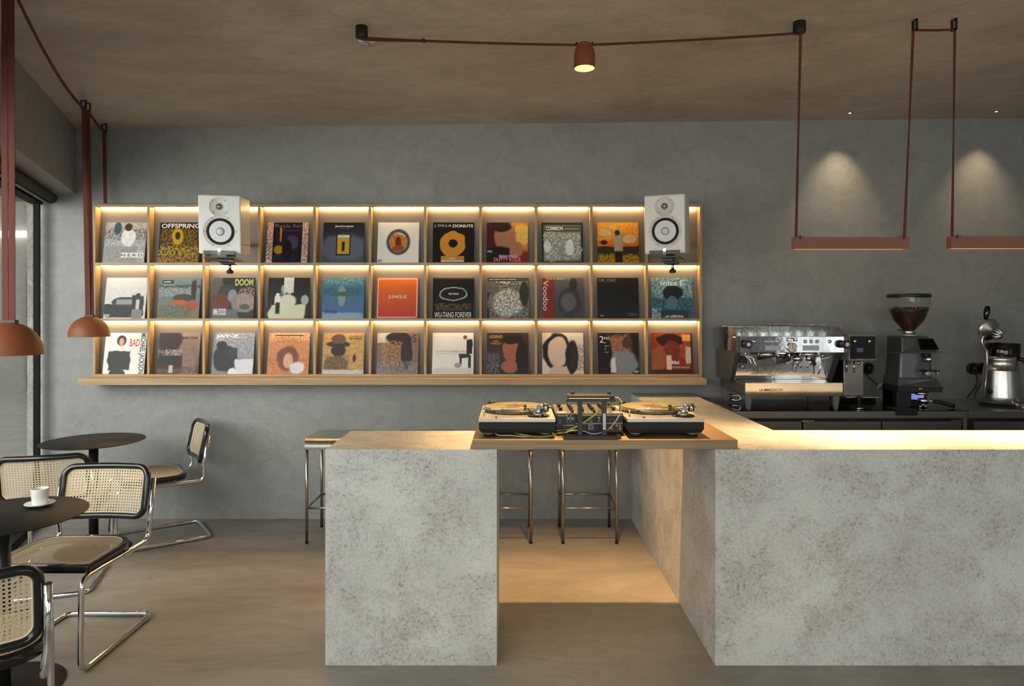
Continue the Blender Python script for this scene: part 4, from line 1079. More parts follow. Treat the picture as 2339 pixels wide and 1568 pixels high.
# ------------------------------------------------------------------ recessed downlights and detector in the ceiling
for (px, py, lab, en) in ((1941, 257, 'tiny recessed downlight in the ceiling above the left bar pendant', 27), (2276, 252, 'tiny recessed downlight in the ceiling at the right picture edge', 20)):
    y = 4.985; x = (px - CX) * y / F; z = ceil_z(x, y)
    t = thing('downlight', lab, 'downlight', (x, y, z), group='recessed ceiling downlights')
    MB().lathe([(0.017, 0.0), (0.017, -0.004), (0.011, -0.004), (0.010, 0.0)], 24).build('trim_ring', 'black_metal', t)
    MB().lathe([(0.0, -0.0035), (0.010, -0.0035)], 20).build('lens', 'led_lens', t)
    spot_light('downlight_beam', (x, y, z - 0.012), (x, y + 0.45, 0), en, (1.0, 0.74, 0.45), 70, 1.0, 0.012)
dx_, dy_ = at(838, 92, 3.54).x, 3.54
t = thing('smoke_detector', 'small white smoke detector on the ceiling beside the left ceiling rose', 'detector', (dx_, dy_, ceil_z(dx_, dy_)))
MB().lathe([(0.046, 0.002), (0.046, -0.004), (0.034, -0.012), (0.018, -0.014), (0.0, -0.014)], 36).build('base', 'white_paint', t)
MB().lathe([(0.013, -0.012), (0.013, -0.028), (0.010, -0.030), (0.0, -0.030)], 20).build('sensor', 'silver_paint', t)

# ------------------------------------------------------------------ helper: build in room coordinates under an unrotated thing
def wb(name, mat, parent, mb, bevel=0.0, root=None):
    L = (root or parent).location
    mb.v = [(a - L.x, b - L.y, c - L.z) for a, b, c in mb.v]
    return mb.build(name, mat, parent, bevel)

# ------------------------------------------------------------------ turntables
def turntable(label, x0):
    w, d = 0.35, 0.452
    t = thing('turntable', label, 'turntable', (x0, 3.06, BT), group='record players on the oak board')
    m = MB()
    m.hexa([(0.012, 0.012, 0.024), (w - 0.012, 0.012, 0.024), (w - 0.012, d - 0.012, 0.024), (0.012, d - 0.012, 0.024), (0.0015, 0.0015, 0.042), (w - 0.0015, 0.0015, 0.042), (w - 0.0015, d - 0.0015, 0.042), (0.0015, d - 0.0015, 0.042)])
    m.box(0.0015, w - 0.0015, 0.0015, d - 0.0015, 0.042, 0.0735)
    m.build('base', 'black_rubber', t)
    box('top_plate', 'silver_paint', t, 0, w, 0, d, 0.0735, 0.0885, 0.0015)
    for (fx, fy) in ((0.045, 0.05), (w - 0.045, 0.05), (0.045, d - 0.05), (w - 0.045, d - 0.05)):
        f = MB().lathe([(0.020, 0.0), (0.0255, 0.003), (0.0265, 0.014), (0.0265, 0.018), (0.024, 0.026), (0.018, 0.030)], 28, (fx, fy, 0)).build('foot', 'black_rubber', t)
        MB().lathe([(0.0268, 0.0165), (0.0268, 0.0180)], 28, (fx, fy, 0), cap=False).build('ring', 'silver_paint', f)
    pc = (0.170, 0.276, 0.0885)
    # platter with strobe dots round its bevelled rim
    pl = MB().lathe([(0.0, 0.002), (0.160, 0.002), (0.163, 0.005), (0.1575, 0.017), (0.154, 0.019), (0.0, 0.019)], 72, pc).build('platter', 'dark_grey', t)
    dots = MB()
    for row, (r, z, nd) in enumerate(((0.1632, 0.0062, 90), (0.1612, 0.0096, 92), (0.1597, 0.0130, 94))):
        for k in range(nd):
            a = 2 * PI * k / nd + row * 0.02
            ca, sa_ = math.cos(a), math.sin(a)
            da = 0.0032; ta, tb_ = (-sa_ * da / 2, ca * da / 2), 0.0011
            rr = r + 0.0006
            b0 = len(dots.v)
            for (e, g) in ((-1, -1), (1, -1), (1, 1), (-1, 1)):
                q = rr - g * 0.0005
                dots.v.append((pc[0] + ca * q + e * ta[0], pc[1] + sa_ * q + e * ta[1], pc[2] + z + g * tb_))
            dots.face([b0, b0 + 1, b0 + 2, b0 + 3])
    o = dots.build('strobe_dots', 'brass', pl); o['kind'] = 'stuff'
    rec = MB().lathe([(0.0, 0.020), (0.149, 0.020), (0.1505, 0.021), (0.149, 0.0222), (0.0, 0.0222)], 72, pc).build('vinyl_record', 'vinyl_gold', t)
    MB().lathe([(0.0, 0.0224), (0.050, 0.0224)], 48, pc).build('record_label', 'record_label', rec)
    MB().lathe([(0.0036, 0.02), (0.0036, 0.034), (0.002, 0.036), (0.0, 0.036)], 14, pc).build('spindle', 'chrome', t)
    # tone arm
    bx, by = 0.275, 0.085
    MB().lathe([(0.052, 0.0), (0.052, 0.004), (0.049, 0.0065), (0.0, 0.0065)], 40, (bx, by, 0.0885)).build('tonearm_base', 'black_gloss', t)
    MB().lathe([(0.026, 0.006), (0.026, 0.012), (0.021, 0.014), (0.021, 0.020), (0.0, 0.020)], 32, (bx, by, 0.0885)).build('height_dial', 'chrome', t)
    MB().lathe([(0.011, 0.016), (0.011, 0.040)], 20, (bx, by, 0.0885)).lathe([(0.010, -0.012), (0.012, -0.010), (0.012, 0.010), (0.010, 0.012)], 24, (bx, by, 0.0885 + 0.040), 'y').build('gimbal', 'polished_steel', t)
    za = 0.0885 + 0.040
    arm = MB().tube(smooth_path([(bx + 0.010, by, za), (bx - 0.05, by - 0.002, za), (bx - 0.11, by - 0.010, za - 0.001), (bx - 0.155, by - 0.004, za - 0.004), (bx - 0.175, by + 0.004, za - 0.006)], 5), 0.0045, 10).build('tonearm', 'chrome', t)
    MB().box(bx - 0.222, bx - 0.175, by - 0.006, by + 0.014, za - 0.012, za - 0.005).build('headshell', 'silver_paint', arm, 0.001)
    MB().box(bx - 0.218, bx - 0.200, by - 0.002, by + 0.010, za - 0.022, za - 0.012).build('cartridge', 'black_plastic', arm)
    MB().tube([(bx + 0.008, by, za), (bx + 0.060, by, za)], 0.005, 10).build('arm_stub', 'chrome', t)
    cw = MB().lathe([(0.017, 0.022), (0.019, 0.024), (0.019, 0.046), (0.017, 0.048)], 28, (bx, by, za), 'x').build('counterweight', 'black_plastic', t)
    MB().lathe([(0.0195, 0.029), (0.0195, 0.040)], 28, (bx, by, za), 'x').build('ring', 'chrome', cw)
    MB().tube(fillet([(bx - 0.03, by - 0.012, 0.095), (bx - 0.045, by - 0.004, 0.12), (bx - 0.058, by + 0.004, za + 0.002)], 0.01), 0.003, 8).box(bx - 0.068, bx - 0.056, by - 0.008, by + 0.010, za - 0.014, za + 0.012).build('arm_rest', 'black_plastic', t)
    MB().lathe([(0.008, 0.0), (0.008, 0.012), (0.005, 0.014), (0, 0.014)], 16, (bx + 0.02, by + 0.045, 0.0885)).lathe([(0.006, 0.014), (0.006, 0.05), (0.004, 0.054), (0.0, 0.054)], 14, (bx + 0.02, by + 0.040, 0.0885)).build('lift_lever', 'chrome', t)
    # target lamp, strobe block, pitch fader, 45 adapter
    MB().lathe([(0.0045, 0.0), (0.0045, 0.030), (0.003, 0.033), (0, 0.033)], 14, (0.022, 0.075, 0.0885)).build('target_lamp', 'polished_steel', t)
    s_ = MB().lathe([(0.017, 0.0), (0.017, 0.016), (0.0, 0.016)], 24, (0.045, d - 0.03, 0.0885)).build('strobe_tower', 'copper', t)
    MB().lathe([(0.0185, 0.014), (0.0185, 0.024), (0.012, 0.027), (0.0, 0.027)], 24, (0.045, d - 0.03, 0.0885)).build('power_switch', 'black_plastic', s_)
    box('pitch_slot', 'steel', t, 0.045, 0.165, 0.020, 0.034, 0.0885, 0.0892)
    box('pitch_fader', 'mid_grey', t, 0.075, 0.085, 0.016, 0.036, 0.0892, 0.0975, 0.001)
    return t
tt = turntable('record player at the left end of the oak board', -0.157)
dup(tt, (0.5186, 3.06, BT), 0, 'record player at the right end of the oak board, next to the bar counter')

# ------------------------------------------------------------------ mixer
MXA, MXB, MYF, MYB, MZ = 0.199, 0.513, 3.135, 3.46, BT + 0.100
mx = thing('dj_mixer', 'black four-channel mixer with rear sockets facing the camera, between the record players', 'mixer', (MXA, MYF, BT))
wb('body', 'black_plastic', mx, MB().box(MXA, MXB, MYF, MYB, BT + 0.012, MZ - 0.001), 0.003)
wb('fascia', 'dark_grey', mx, MB().box(MXA + 0.002, MXB - 0.002, MYF + 0.004, MYB - 0.002, MZ - 0.001, MZ + 0.001))
for (fx, fy) in ((0.03, 0.03), (0.284, 0.03), (0.03, 0.295), (0.284, 0.295)):
    MB().lathe([(0.012, 0), (0.013, 0.012)], 16, (fx, fy, 0)).build('foot', 'black_rubber', mx)
for i in range(6):
    kx = MXA + 0.030 + i * 0.051
    for j in range(4):
        ky = MYF + 0.115 + j * 0.052
        if i in (0, 5) and j == 1: continue
        k_ = wb('knob', 'black_plastic', mx, MB().lathe([(0.0085, 0.0), (0.0078, 0.014), (0.006, 0.016), (0.0, 0.016)], 14, (kx, ky, MZ + 0.001)))
        wb('pointer', 'white_print', k_, MB().box(kx - 0.001, kx + 0.001, ky - 0.0084, ky - 0.001, MZ + 0.0168, MZ + 0.0174), 0, mx)
for i in range(4):
    fx = MXA + 0.081 + i * 0.051
    for e in (-0.012, 0.012):
        wb('scale', 'white_print', mx, MB().box(fx + e - 0.0006, fx + e + 0.0006, MYF + 0.030, MYF + 0.092, MZ + 0.001, MZ + 0.0014))
    wb('fader_slot', 'black_gloss', mx, MB().box(fx - 0.0015, fx + 0.0015, MYF + 0.028, MYF + 0.094, MZ + 0.001, MZ + 0.0014))
    fy = MYF + (0.045, 0.074, 0.036, 0.06)[i]
    f_ = wb('fader', 'black_plastic', mx, MB().box(fx - 0.0055, fx + 0.0055, fy - 0.008, fy + 0.008, MZ + 0.001, MZ + 0.015), 0.001)
    wb('mark', 'white_print', f_, MB().box(fx - 0.0056, fx + 0.0056, fy - 0.0006, fy + 0.0006, MZ + 0.0148, MZ + 0.0154), 0, mx)
for i in range(2):
    wb('effect_panel', 'silver_paint', mx, MB().box(MXA + (0.008, 0.27)[i], MXA + (0.052, 0.31)[i], MYF + 0.02, MYF + 0.07, MZ + 0.001, MZ + 0.002))
# rear panel
for (px0, px1, py0, py1) in ((1294, 1312, 954.5, 957), (1331, 1374, 948, 950.5), (1386, 1423, 948, 950.5), (1314, 1374, 967.2, 969.2), (1386, 1422, 966.5, 968.5), (1294, 1313, 971, 973)):
    a = at(px0, py0, MYF); b = at(px1, py1, MYF)
    wb('label_strip', 'grey_print', mx, MB().box(a.x, b.x, MYF - 0.0006, MYF + 0.001, b.z, a.z))
def jack(px, py, r, mat, hole='black_gloss'):
    p = at(px, py, MYF)
    j = wb('socket', mat, mx, MB().lathe([(r, 0.0), (r, -0.004), (r * 0.62, -0.005), (r * 0.55, 0.0)], 18, (p.x, MYF, p.z), 'y', cap=False))
    wb('hole', hole, j, MB().lathe([(0.0, -0.001), (r * 0.6, -0.001)], 14, (p.x, MYF, p.z), 'y'), 0, mx)
for (px, py) in ((1368.5, 956), (1368.5, 962.5), (1350, 962.5), (1346.5, 972.5), (1353, 972.5), (1346.5, 979), (1353, 979)):
    jack(px, py, 0.0055, 'steel')
for (px, py) in ((1409, 972), (1416, 972), (1416, 979), (1397, 979)):
    jack(px, py, 0.0058, 'copper')
for (px, py, r) in ((1298.5, 962.5, 0.0085), (1308, 962.5, 0.0085), (1397.5, 962, 0.010), (1304, 952.5, 0.006), (1396.5, 951.5, 0.006)):
    jack(px, py, r, 'mid_grey')
for (px, py) in ((1279.5, 961), (1279.5, 966), (1272, 972), (1289, 972)):
    p = at(px, py, MYF); wb('marking', 'grey_print', mx, MB().box(p.x - 0.006, p.x + 0.006, MYF - 0.0006, MYF + 0.001, p.z - 0.0012, p.z + 0.0012))
p = at(1285.5, 950.3, MYF); text('lettering', 'Pioneer DJ', 'white_print', mx, (p.x - MXA, -0.0004, p.z - BT), 0.047, 0.0085, (R(90), 0, 0), 0.01, 0.2)

# stand in front of the mixer with a small audio interface on it
SX_, SY_ = (at(1287, 1000, 3.035).x, at(1419, 1000, 3.035).x), 3.035
sd = thing('interface_stand', 'black metal stand with two uprights in front of the mixer', 'stand', (SX_[0], SY_, BT))
wb('base_bar', 'black_metal', sd, MB().box(SX_[0], SX_[1], SY_, SY_ + 0.05, BT, BT + 0.016), 0.001)
zt_ = at(0, 918, 3.05).z
for (pa_, pb_) in ((1320, 1330.5), (1375, 1386)):
    a = at(pa_, 0, 3.05).x; b = at(pb_, 0, 3.05).x
    wb('upright', 'black_metal', sd, MB().box(a, b, 3.052, 3.066, BT + 0.012, zt_ + 0.004), 0.001)
pb0, pb1 = at(1293.5, 0, 3.05).x, at(1406, 0, 3.05).x
wb('platform', 'black_metal', sd, MB().box(pb0, pb1, 3.045, 3.10, zt_, zt_ + 0.012), 0.002)
a = at(1380.5, 963.5, 3.052)
wb('badge', 'white_print', sd, MB().box(a.x - 0.0058, a.x + 0.0058, 3.0508, 3.052, a.z - 0.036, a.z + 0.036))
text('lettering', '@reloop', 'black_print', sd, (a.x - SX_[0], 3.0505 - SY_, a.z - BT), 0.064, 0.0085, (R(90), R(-90), 0), 0.0)
ai = thing('audio_interface', 'slim black audio interface with two knobs lying on the stand', 'audio interface', (pb0, 3.045, zt_ + 0.012))
wb('case', 'black_plastic', ai, MB().hexa([(pb0 + 0.004, 3.04, zt_ + 0.012), (pb1 - 0.004, 3.04, zt_ + 0.012), (pb1 - 0.004, 3.115, zt_ + 0.012), (pb0 + 0.004, 3.115, zt_ + 0.012), (pb0 + 0.006, 3.046, zt_ + 0.027), (pb1 - 0.006, 3.046, zt_ + 0.027), (pb1 - 0.006, 3.112, zt_ + 0.030), (pb0 + 0.006, 3.112, zt_ + 0.030)]), 0.002)
wb('trim_strip', 'brass', ai, MB().box(pb0 + 0.01, pb1 - 0.03, 3.0385, 3.0402, zt_ + 0.0145, zt_ + 0.0175))
for px in (1307.5, 1391.5):
    x = at(px, 0, 3.08).x
    k_ = wb('knob', 'black_plastic', ai, MB().lathe([(0.0085, 0.027), (0.0085, 0.040), (0.007, 0.042), (0.0, 0.042)], 18, (x, 3.08, zt_)))
    wb('ring', 'copper' if px > 1350 else 'silver_paint', k_, MB().lathe([(0.0098, 0.027), (0.0098, 0.031), (0.0, 0.031)], 18, (x, 3.08, zt_)), 0, ai)

# cables on the board
zf_ = BT + 0.004
gc = smooth_path([at(1150, 0, 3.30).xy.to_3d() + Vector((0, 0, BT + 0.014)), at(1184, 0, 3.10).xy.to_3d() + Vector((0, 0, BT + 0.014)), at(1238, 0, 3.075).xy.to_3d() + Vector((0, 0, zf_)), at(1287, 987, 3.105), at(1330, 968, 3.11), at(1371, 939, 3.11), at(1392, 929, 3.12), at(1408, 920.5, 3.13), at(1416, 925, 3.14), at(1415, 939, 3.165)], 8)
tag(MB().ribbon(gc, (0, 0.35, 1), 0.0085, 0.004).build('green_cable', 'green_cable'), 'flat green cable running from under the left record player up across the mixer', 'cable')
wc = smooth_path([at(1405, 908, 3.09), at(1414, 911, 3.08), at(1420.5, 925, 3.075), at(1416, 945, 3.07), at(1404, 966, 3.072), at(1388, 982, 3.075), at(1370, 989.5, 3.08), at(1352, 991, 3.08), at(1330, 985, 3.085), at(1308, 984, 3.10), at(1290, 990, 3.12)], 8)
tag(MB().tube(wc, 0.0022, 8).build('white_cable', 'white_cable'), 'thin white cable looping from the audio interface down behind the stand', 'cable')
wc2 = smooth_path([at(1128, 0, 3.12).xy.to_3d() + Vector((0, 0, zf_ + 0.012)), at(1140, 0, 3.09).xy.to_3d() + Vector((0, 0, zf_ + 0.005)), at(1165, 0, 3.09).xy.to_3d() + Vector((0, 0, zf_ + 0.004)), at(1200, 0, 3.08).xy.to_3d() + Vector((0, 0, zf_)), at(1230, 0, 3.09).xy.to_3d() + Vector((0, 0, zf_)), at(1262, 0, 3.13).xy.to_3d() + Vector((0, 0, zf_))], 8)
tag(MB().tube(wc2, 0.0022, 8).build('white_cable', 'white_cable'), 'thin white cable lying on the board under the left record player', 'cable')
coil = []
cc = at(1280, 0, 3.10)
for k in range(60):
    a = 2 * PI * k / 19
    coil.append((cc.x + 0.026 * math.cos(a), 3.105 + 0.016 * math.sin(a), BT + 0.006 + k * 0.0005 + 0.004 * math.sin(a * 0.7)))
tag(MB().tube(coil, 0.0028, 8).build('cable_coil', 'black_cable'), 'coil of dark cable beside the right foot of the left record player', 'cable')

# ------------------------------------------------------------------ stainless back counter with fridge doors
WT, WF = 0.923, 4.512
bc = thing('back_counter', 'low stainless steel fridge counter along the back wall behind the bar', 'counter', (1.362, WF, 0))
wb('worktop', 'worktop_steel', bc, MB().box(1.364, 3.045, WF, WY - 0.003, WT - 0.046, WT), 0.002)
wb('worktop', 'worktop_steel', bc, MB().box(3.049, 4.25, WF, WY - 0.003, WT - 0.046, WT), 0.002)
wb('carcass', 'black_metal', bc, MB().box(1.364, 4.25, WF + 0.05, WY - 0.003, 0.06, WT - 0.047))
zd = at(0, 964.5, WF).z
for (pa_, pb_) in ((1700, 1833), (1837, 2015), (2018, 2199), (2228, 2420)):
    a = at(pa_, 0, WF).x; b = at(pb_, 0, WF).x
    d_ = wb('door', 'worktop_steel', bc, MB().box(max(a, 1.37), b, WF + 0.012, WF + 0.05, 0.10, zd), 0.002)
    if pa_ in (1837, 2018):
        hxm = b - 0.03 if pa_ == 2018 else a + 0.03
        wb('handle', 'polished_steel', d_, MB().box(hxm - 0.045, hxm + 0.045, WF + 0.006, WF + 0.03, zd + 0.002, zd + 0.012), 0.002, bc)
wb('stile', 'steel', bc, MB().box(at(2202, 0, WF).x, at(2211, 0, WF).x, WF + 0.010, WF + 0.05, 0.06, WT - 0.047))
mt = MB(); ya, yb_ = 4.525, 5.05
mt.prism([(1.50, ya), (at(2213, 0, ya).x, ya), (at(2190, 0, 4.62).x, 4.66), (at(2040, 0, 4.7).x, yb_), (1.50, yb_)], WT, WT + 0.004, 'xy')
tag(mt.build('counter_mat', 'black_gloss'), 'thin glossy black mat under the coffee machines on the steel worktop', 'mat')
TZ = WT + 0.004

# ------------------------------------------------------------------ espresso machine
EX0, EX1, EF, EB = 1.526, 2.285, 4.60, 5.13
em = thing('espresso_machine', 'polished two-group espresso machine with glass cups on top', 'espresso machine', (EX0, EF, TZ))
def eb(name, mat, mb, bevel=0.0, parent=None): return wb(name, mat, parent or em, mb, bevel, em)
zu0, zu1 = 1.312, 1.4225
eb('upper_body', 'polished_steel', MB().box(EX0 + 0.004, EX1 - 0.004, EF + 0.012, EB, zu0 + 0.002, zu1 - 0.002), 0.006)
eb('front_panel', 'panel_steel', MB().box(at(1691, 0, EF).x, at(1928, 0, EF).x, EF - 0.002, EF + 0.014, zu0, zu1), 0.002)
for (pa_, pb_) in ((1683, 1690.5), (1928.5, 1937)):
    eb('end_trim', 'dark_grey', MB().box(at(pa_, 0, EF).x, at(pb_, 0, EF).x, EF - 0.004, EF + 0.035, zu0 - 0.003, zu1 + 0.001), 0.003)
# side cheeks
xL = at(1687, 862, 4.79).x
def cheek(x0, x1):
    m = MB(); m.prism([(4.66, zu0 + 0.002), (5.115, zu0 + 0.002), (5.09, 1.10), (4.80, 1.10)], x0, x1, 'yz'); return m
eb('side_panel', 'dark_grey', cheek(EX0 + 0.012, EX0 + 0.05), 0.004)
eb('side_panel', 'dark_grey', cheek(EX1 - 0.055, EX1 - 0.012), 0.004)
eb('backsplash', 'polished_steel', MB().hexa([(EX0 + 0.05, 4.80, 1.112), (EX1 - 0.055, 4.80, 1.112), (EX1 - 0.055, 4.815, 1.112), (EX0 + 0.05, 4.815, 1.112), (EX0 + 0.05, 4.798, zu0 + 0.01), (EX1 - 0.055, 4.798, zu0 + 0.01), (EX1 - 0.055, 4.813, zu0 + 0.01), (EX0 + 0.05, 4.813, zu0 + 0.01)]))
BF = 4.55
bxl, bxr = at(1702.5, 0, BF).x, at(1925, 0, BF).x
zb0, zb1_ = at(0, 905, BF).z, at(0, 876.5, BF).z
eb('lower_body', 'dark_grey', MB().box(bxl - 0.005, bxr + 0.005, BF + 0.012, 5.08, zb0 + 0.004, zb1_ - 0.004), 0.008)
bpm = MB(); nz = 12; yy = BF
for k in range(nz + 1):                                  # gently bowed polished sheet
    z = zb1_ + (zb0 - zb1_) * k / nz
    if k: yy -= math.tan(R(0.1 + 1.3 * (k - 0.5) / nz)) * (zb1_ - zb0) / nz
    bpm.v += [(bxl, yy, z), (bxr, yy, z)]
    if k: bpm.face([2 * k - 2, 2 * k - 1, 2 * k + 1, 2 * k], True)
eb('base_panel', 'mirror_steel', bpm)
eb('drip_tray', 'steel', MB().box(bxl + 0.004, bxr - 0.004, BF + 0.014, 4.80, zb1_ - 0.006, zb1_ - 0.001))
gr = MB()
for k in range(46):
    x = bxl + 0.03 + k * (bxr - bxl - 0.06) / 45
    gr.box(x - 0.0035, x + 0.0035, BF + 0.035, 4.785, zb1_, zb1_ + 0.004)
o = eb('drip_grate', 'polished_steel', gr); o['kind'] = 'stuff'
eb('tray_rim', 'polished_steel', MB().box(bxl, bxr, BF + 0.002, BF + 0.03, zb1_ - 0.001, zb1_ + 0.004))
a = at(1761.5, 891.3, BF); text('lettering', 'LA MARZOCCO', 'dark_grey', em, (a.x - EX0, BF - 0.0022 - EF, a.z - TZ), 0.155, 0.017, (R(90), 0, 0), 0.01)
for (fx, fy) in ((at(1711, 0, 4.57).x, 4.585), (at(1911, 0, 4.57).x, 4.585), (EX0 + 0.06, 5.02), (EX1 - 0.08, 5.02)):
    eb('foot', 'mid_grey', MB().hexa([(fx - 0.011, fy - 0.012, TZ), (fx + 0.011, fy - 0.012, TZ), (fx + 0.011, fy + 0.012, TZ), (fx - 0.011, fy + 0.012, TZ), (fx - 0.024, fy - 0.022, zb0 + 0.006), (fx + 0.02, fy - 0.022, zb0 + 0.006), (fx + 0.02, fy + 0.022, zb0 + 0.006), (fx - 0.024, fy + 0.022, zb0 + 0.006)]), 0.002)
# controls
def ctl(px, py): return at(px, py, EF - 0.002)
for grp in ((1753, 1766, 1779), (1839, 1852.5, 1866)):
    for px in grp:
        p = ctl(px, 780.5)
        b_ = eb('button', 'polished_steel', MB().lathe([(0.0125, 0.0), (0.0125, -0.006), (0.0105, -0.007)], 24, (p.x, EF - 0.002, p.z), 'y', cap=False))
        eb('cap', 'screen_pale', MB().lathe([(0.0105, -0.003), (0.0, -0.003)], 20, (p.x, EF - 0.002, p.z), 'y'), 0, b_)
for (pa_, pb_) in ((1747.5, 1784), (1833.5, 1871)):
    a = ctl(pa_, 789.5); b = ctl(pb_, 801)
    eb('display', 'screen_pale', MB().box(a.x, b.x, EF - 0.004, EF, b.z, a.z), 0.001)
a = ctl(1797, 771.8); b = ctl(1821, 780)
nb = eb('name_badge', 'black_gloss', MB().box(a.x, b.x, EF - 0.005, EF, b.z, a.z), 0.001)
text('lettering', 'laha', 'logo_light', em, (a.x + 0.024 - EX0, -0.0055, (a.z + b.z) / 2 - TZ), 0.036, 0.015, (R(90), 0, 0), 0.005)
for (e, h_) in ((-0.006, 0.003), (0.0, 0.005), (0.006, 0.003), (0.0, -0.004)):
    eb('mark', 'logo_light', MB().lathe([(0.0028, 0.0), (0.0028, -0.0008), (0.0, -0.0008)], 8, (b.x - 0.013 + e, EF - 0.005, (a.z + b.z) / 2 + h_), 'y'), 0, nb)
p = ctl(1808.5, 794)
ga = eb('gauge', 'chrome', MB().lathe([(0.034, 0.0), (0.034, -0.012), (0.0295, -0.014), (0.0295, -0.009)], 36, (p.x, EF - 0.002, p.z), 'y', cap=False))
eb('dial', 'cream_paint', MB().lathe([(0.0295, -0.009), (0.0, -0.009)], 32, (p.x, EF - 0.002, p.z), 'y'), 0, ga)
nm = MB()
for k in range(11):
    an = R(225 - k * 27); ca, sa_ = math.cos(an), math.sin(an)
    nm.tube([(p.x + ca * 0.020, EF - 0.0118, p.z + sa_ * 0.020), (p.x + ca * 0.027, EF - 0.0118, p.z + sa_ * 0.027)], 0.0008, 4)
nm.tube([(p.x, EF - 0.0125, p.z - 0.006), (p.x + 0.003, EF - 0.0125, p.z + 0.024)], 0.0013, 5)
nm.tube([(p.x, EF - 0.0125, p.z), (p.x + 0.012, EF - 0.0125, p.z - 0.02)], 0.0012, 5)
eb('needle', 'black_print', nm, 0, ga)
for (px, px2, e) in ((1703, 1714, 1), (1925, 1921, 1)):
    p = ctl(px, 786.5)
    k_ = eb('steam_knob', 'black_plastic', MB().lathe([(0.020, 0.0), (0.020, -0.02), (0.0275, -0.024), (0.0275, -0.062), (0.024, -0.066)], 12, (p.x, EF - 0.002, p.z), 'y', smooth=False))
    eb('knob_cap', 'cream_paint', MB().lathe([(0.0, -0.0672), (0.0135, -0.0672), (0.0135, -0.060)], 20, (p.x, EF - 0.002, p.z), 'y'), 0, k_)
for px in (1723.5, 1895):
    p = ctl(px, 780.5); eb('pilot_light', 'polished_steel', MB().lathe([(0.0115, 0.0), (0.0115, -0.007), (0.009, -0.010), (0.0, -0.010)], 20, (p.x, EF - 0.002, p.z), 'y'))
# group heads and filter holders
GY = 4.665
for px in (1752, 1848):
    x = at(px, 0, GY).x
    g__ = eb('group_head', 'polished_steel', MB().lathe([(0.030, 0.0), (0.052, -0.004), (0.056, -0.012), (0.056, -0.024), (0.050, -0.030), (0.036, -0.034), (0.0, -0.034)], 36, (x, GY, zu0 + 0.002)))
    for k in range(3):
        an = R(200 + k * 70)
        eb('bolt', 'chrome', MB().lathe([(0.006, -0.012), (0.006, -0.024)], 8, (x + 0.056 * math.cos(an), GY + 0.056 * math.sin(an), zu0), 'z'), 0, g__)
def portafilter(px, dirx, diry, matn, L, label_mat='black_plastic'):
    x = at(px, 0, GY).x; z = zu0 - 0.040
    h0 = Vector((x, GY, z)); d = Vector((dirx, diry, -0.10)).normalized()
    pfm = eb('filter_holder', 'chrome', MB().lathe([(0.036, 0.012), (0.036, -0.012), (0.030, -0.020), (0.0, -0.024)], 32, tuple(h0)).tube([h0 + d * 0.03, h0 + d * 0.075], 0.008, 10))
    pts = [h0 + d * (0.07 + L * k / 8) - Vector((0, 0, 0.010 * (k / 8) ** 2)) for k in range(9)]
    m = MB()
    for i in range(8):
        r0 = 0.010 + 0.007 * math.sin(PI * min(1, i / 7)) ** 0.6; 
    m.tube(pts, 0.0155, 12, rx=0.013)
    eb('handle', label_mat, m, 0, pfm)
    eb('spout', 'chrome', MB().tube([h0 + Vector((0, 0, -0.02)), h0 + Vector((0, 0, -0.045))], 0.010, 10).tube(fillet([h0 + Vector((-0.002, 0, -0.042)), h0 + Vector((-0.020, -0.004, -0.05)), h0 + Vector((-0.022, -0.004, -0.066))], 0.008), 0.006, 8).tube(fillet([h0 + Vector((0.002, 0, -0.042)), h0 + Vector((0.020, -0.004, -0.05)), h0 + Vector((0.022, -0.004, -0.066))], 0.008), 0.006, 8), 0, pfm)
portafilter(1822, -0.93, -0.35, 'x', 0.105, 'dark_grey')
portafilter(1851, -0.28, -0.96, 'x', 0.115, 'black_plastic')
# steam wands
def wand(pts, r): return eb('steam_wand', 'chrome', MB().tube(fillet(pts, 0.018, 6), r, 10))
wand([at(1703, 806, 4.66), at(1703, 814, 4.655), at(1720, 817, 4.63), at(1731, 850, 4.60)], 0.0052)
wand([at(1703, 806, 4.67), at(1704, 816, 4.665), at(1712, 820, 4.65), at(1724, 848, 4.63)], 0.0045)
wand([at(1879, 804, 4.65), at(1879, 822, 4.645), at(1869, 855, 4.61)], 0.0055)
wand([at(1878, 812, 4.655), at(1862, 816, 4.65), at(1859, 822, 4.64), at(1859, 854, 4.62)], 0.0045)
wand([at(1879, 820, 4.65), at(1895, 817, 4.64), at(1901, 808, 4.64)], 0.0045)
eb('wand_valve', 'chrome', MB().cyl(tuple(at(1879, 818, 4.65)), 0.012, 0.03, 'z', 16).cyl(tuple(at(1703, 812, 4.66)), 0.010, 0.025, 'z', 16))
a = at(1690, 815, 4.755); b = at(1706, 831, 4.755)
eb('cup_sensor', 'black_plastic', MB().box(a.x, b.x, 4.745, 4.765, b.z, a.z), 0.002)
p = at(1698, 838, 4.765); eb('maker_badge', 'silver_paint', MB().lathe([(0.016, 0.0), (0.016, -0.004), (0.0, -0.004)], 24, (p.x, 4.772, p.z), 'y'))
p = at(1889.5, 853, 4.785); eb('maker_badge', 'white_paint', MB().lathe([(0.0075, 0.0), (0.0075, -0.004), (0.0, -0.004)], 20, (p.x, 4.79, p.z), 'y'))
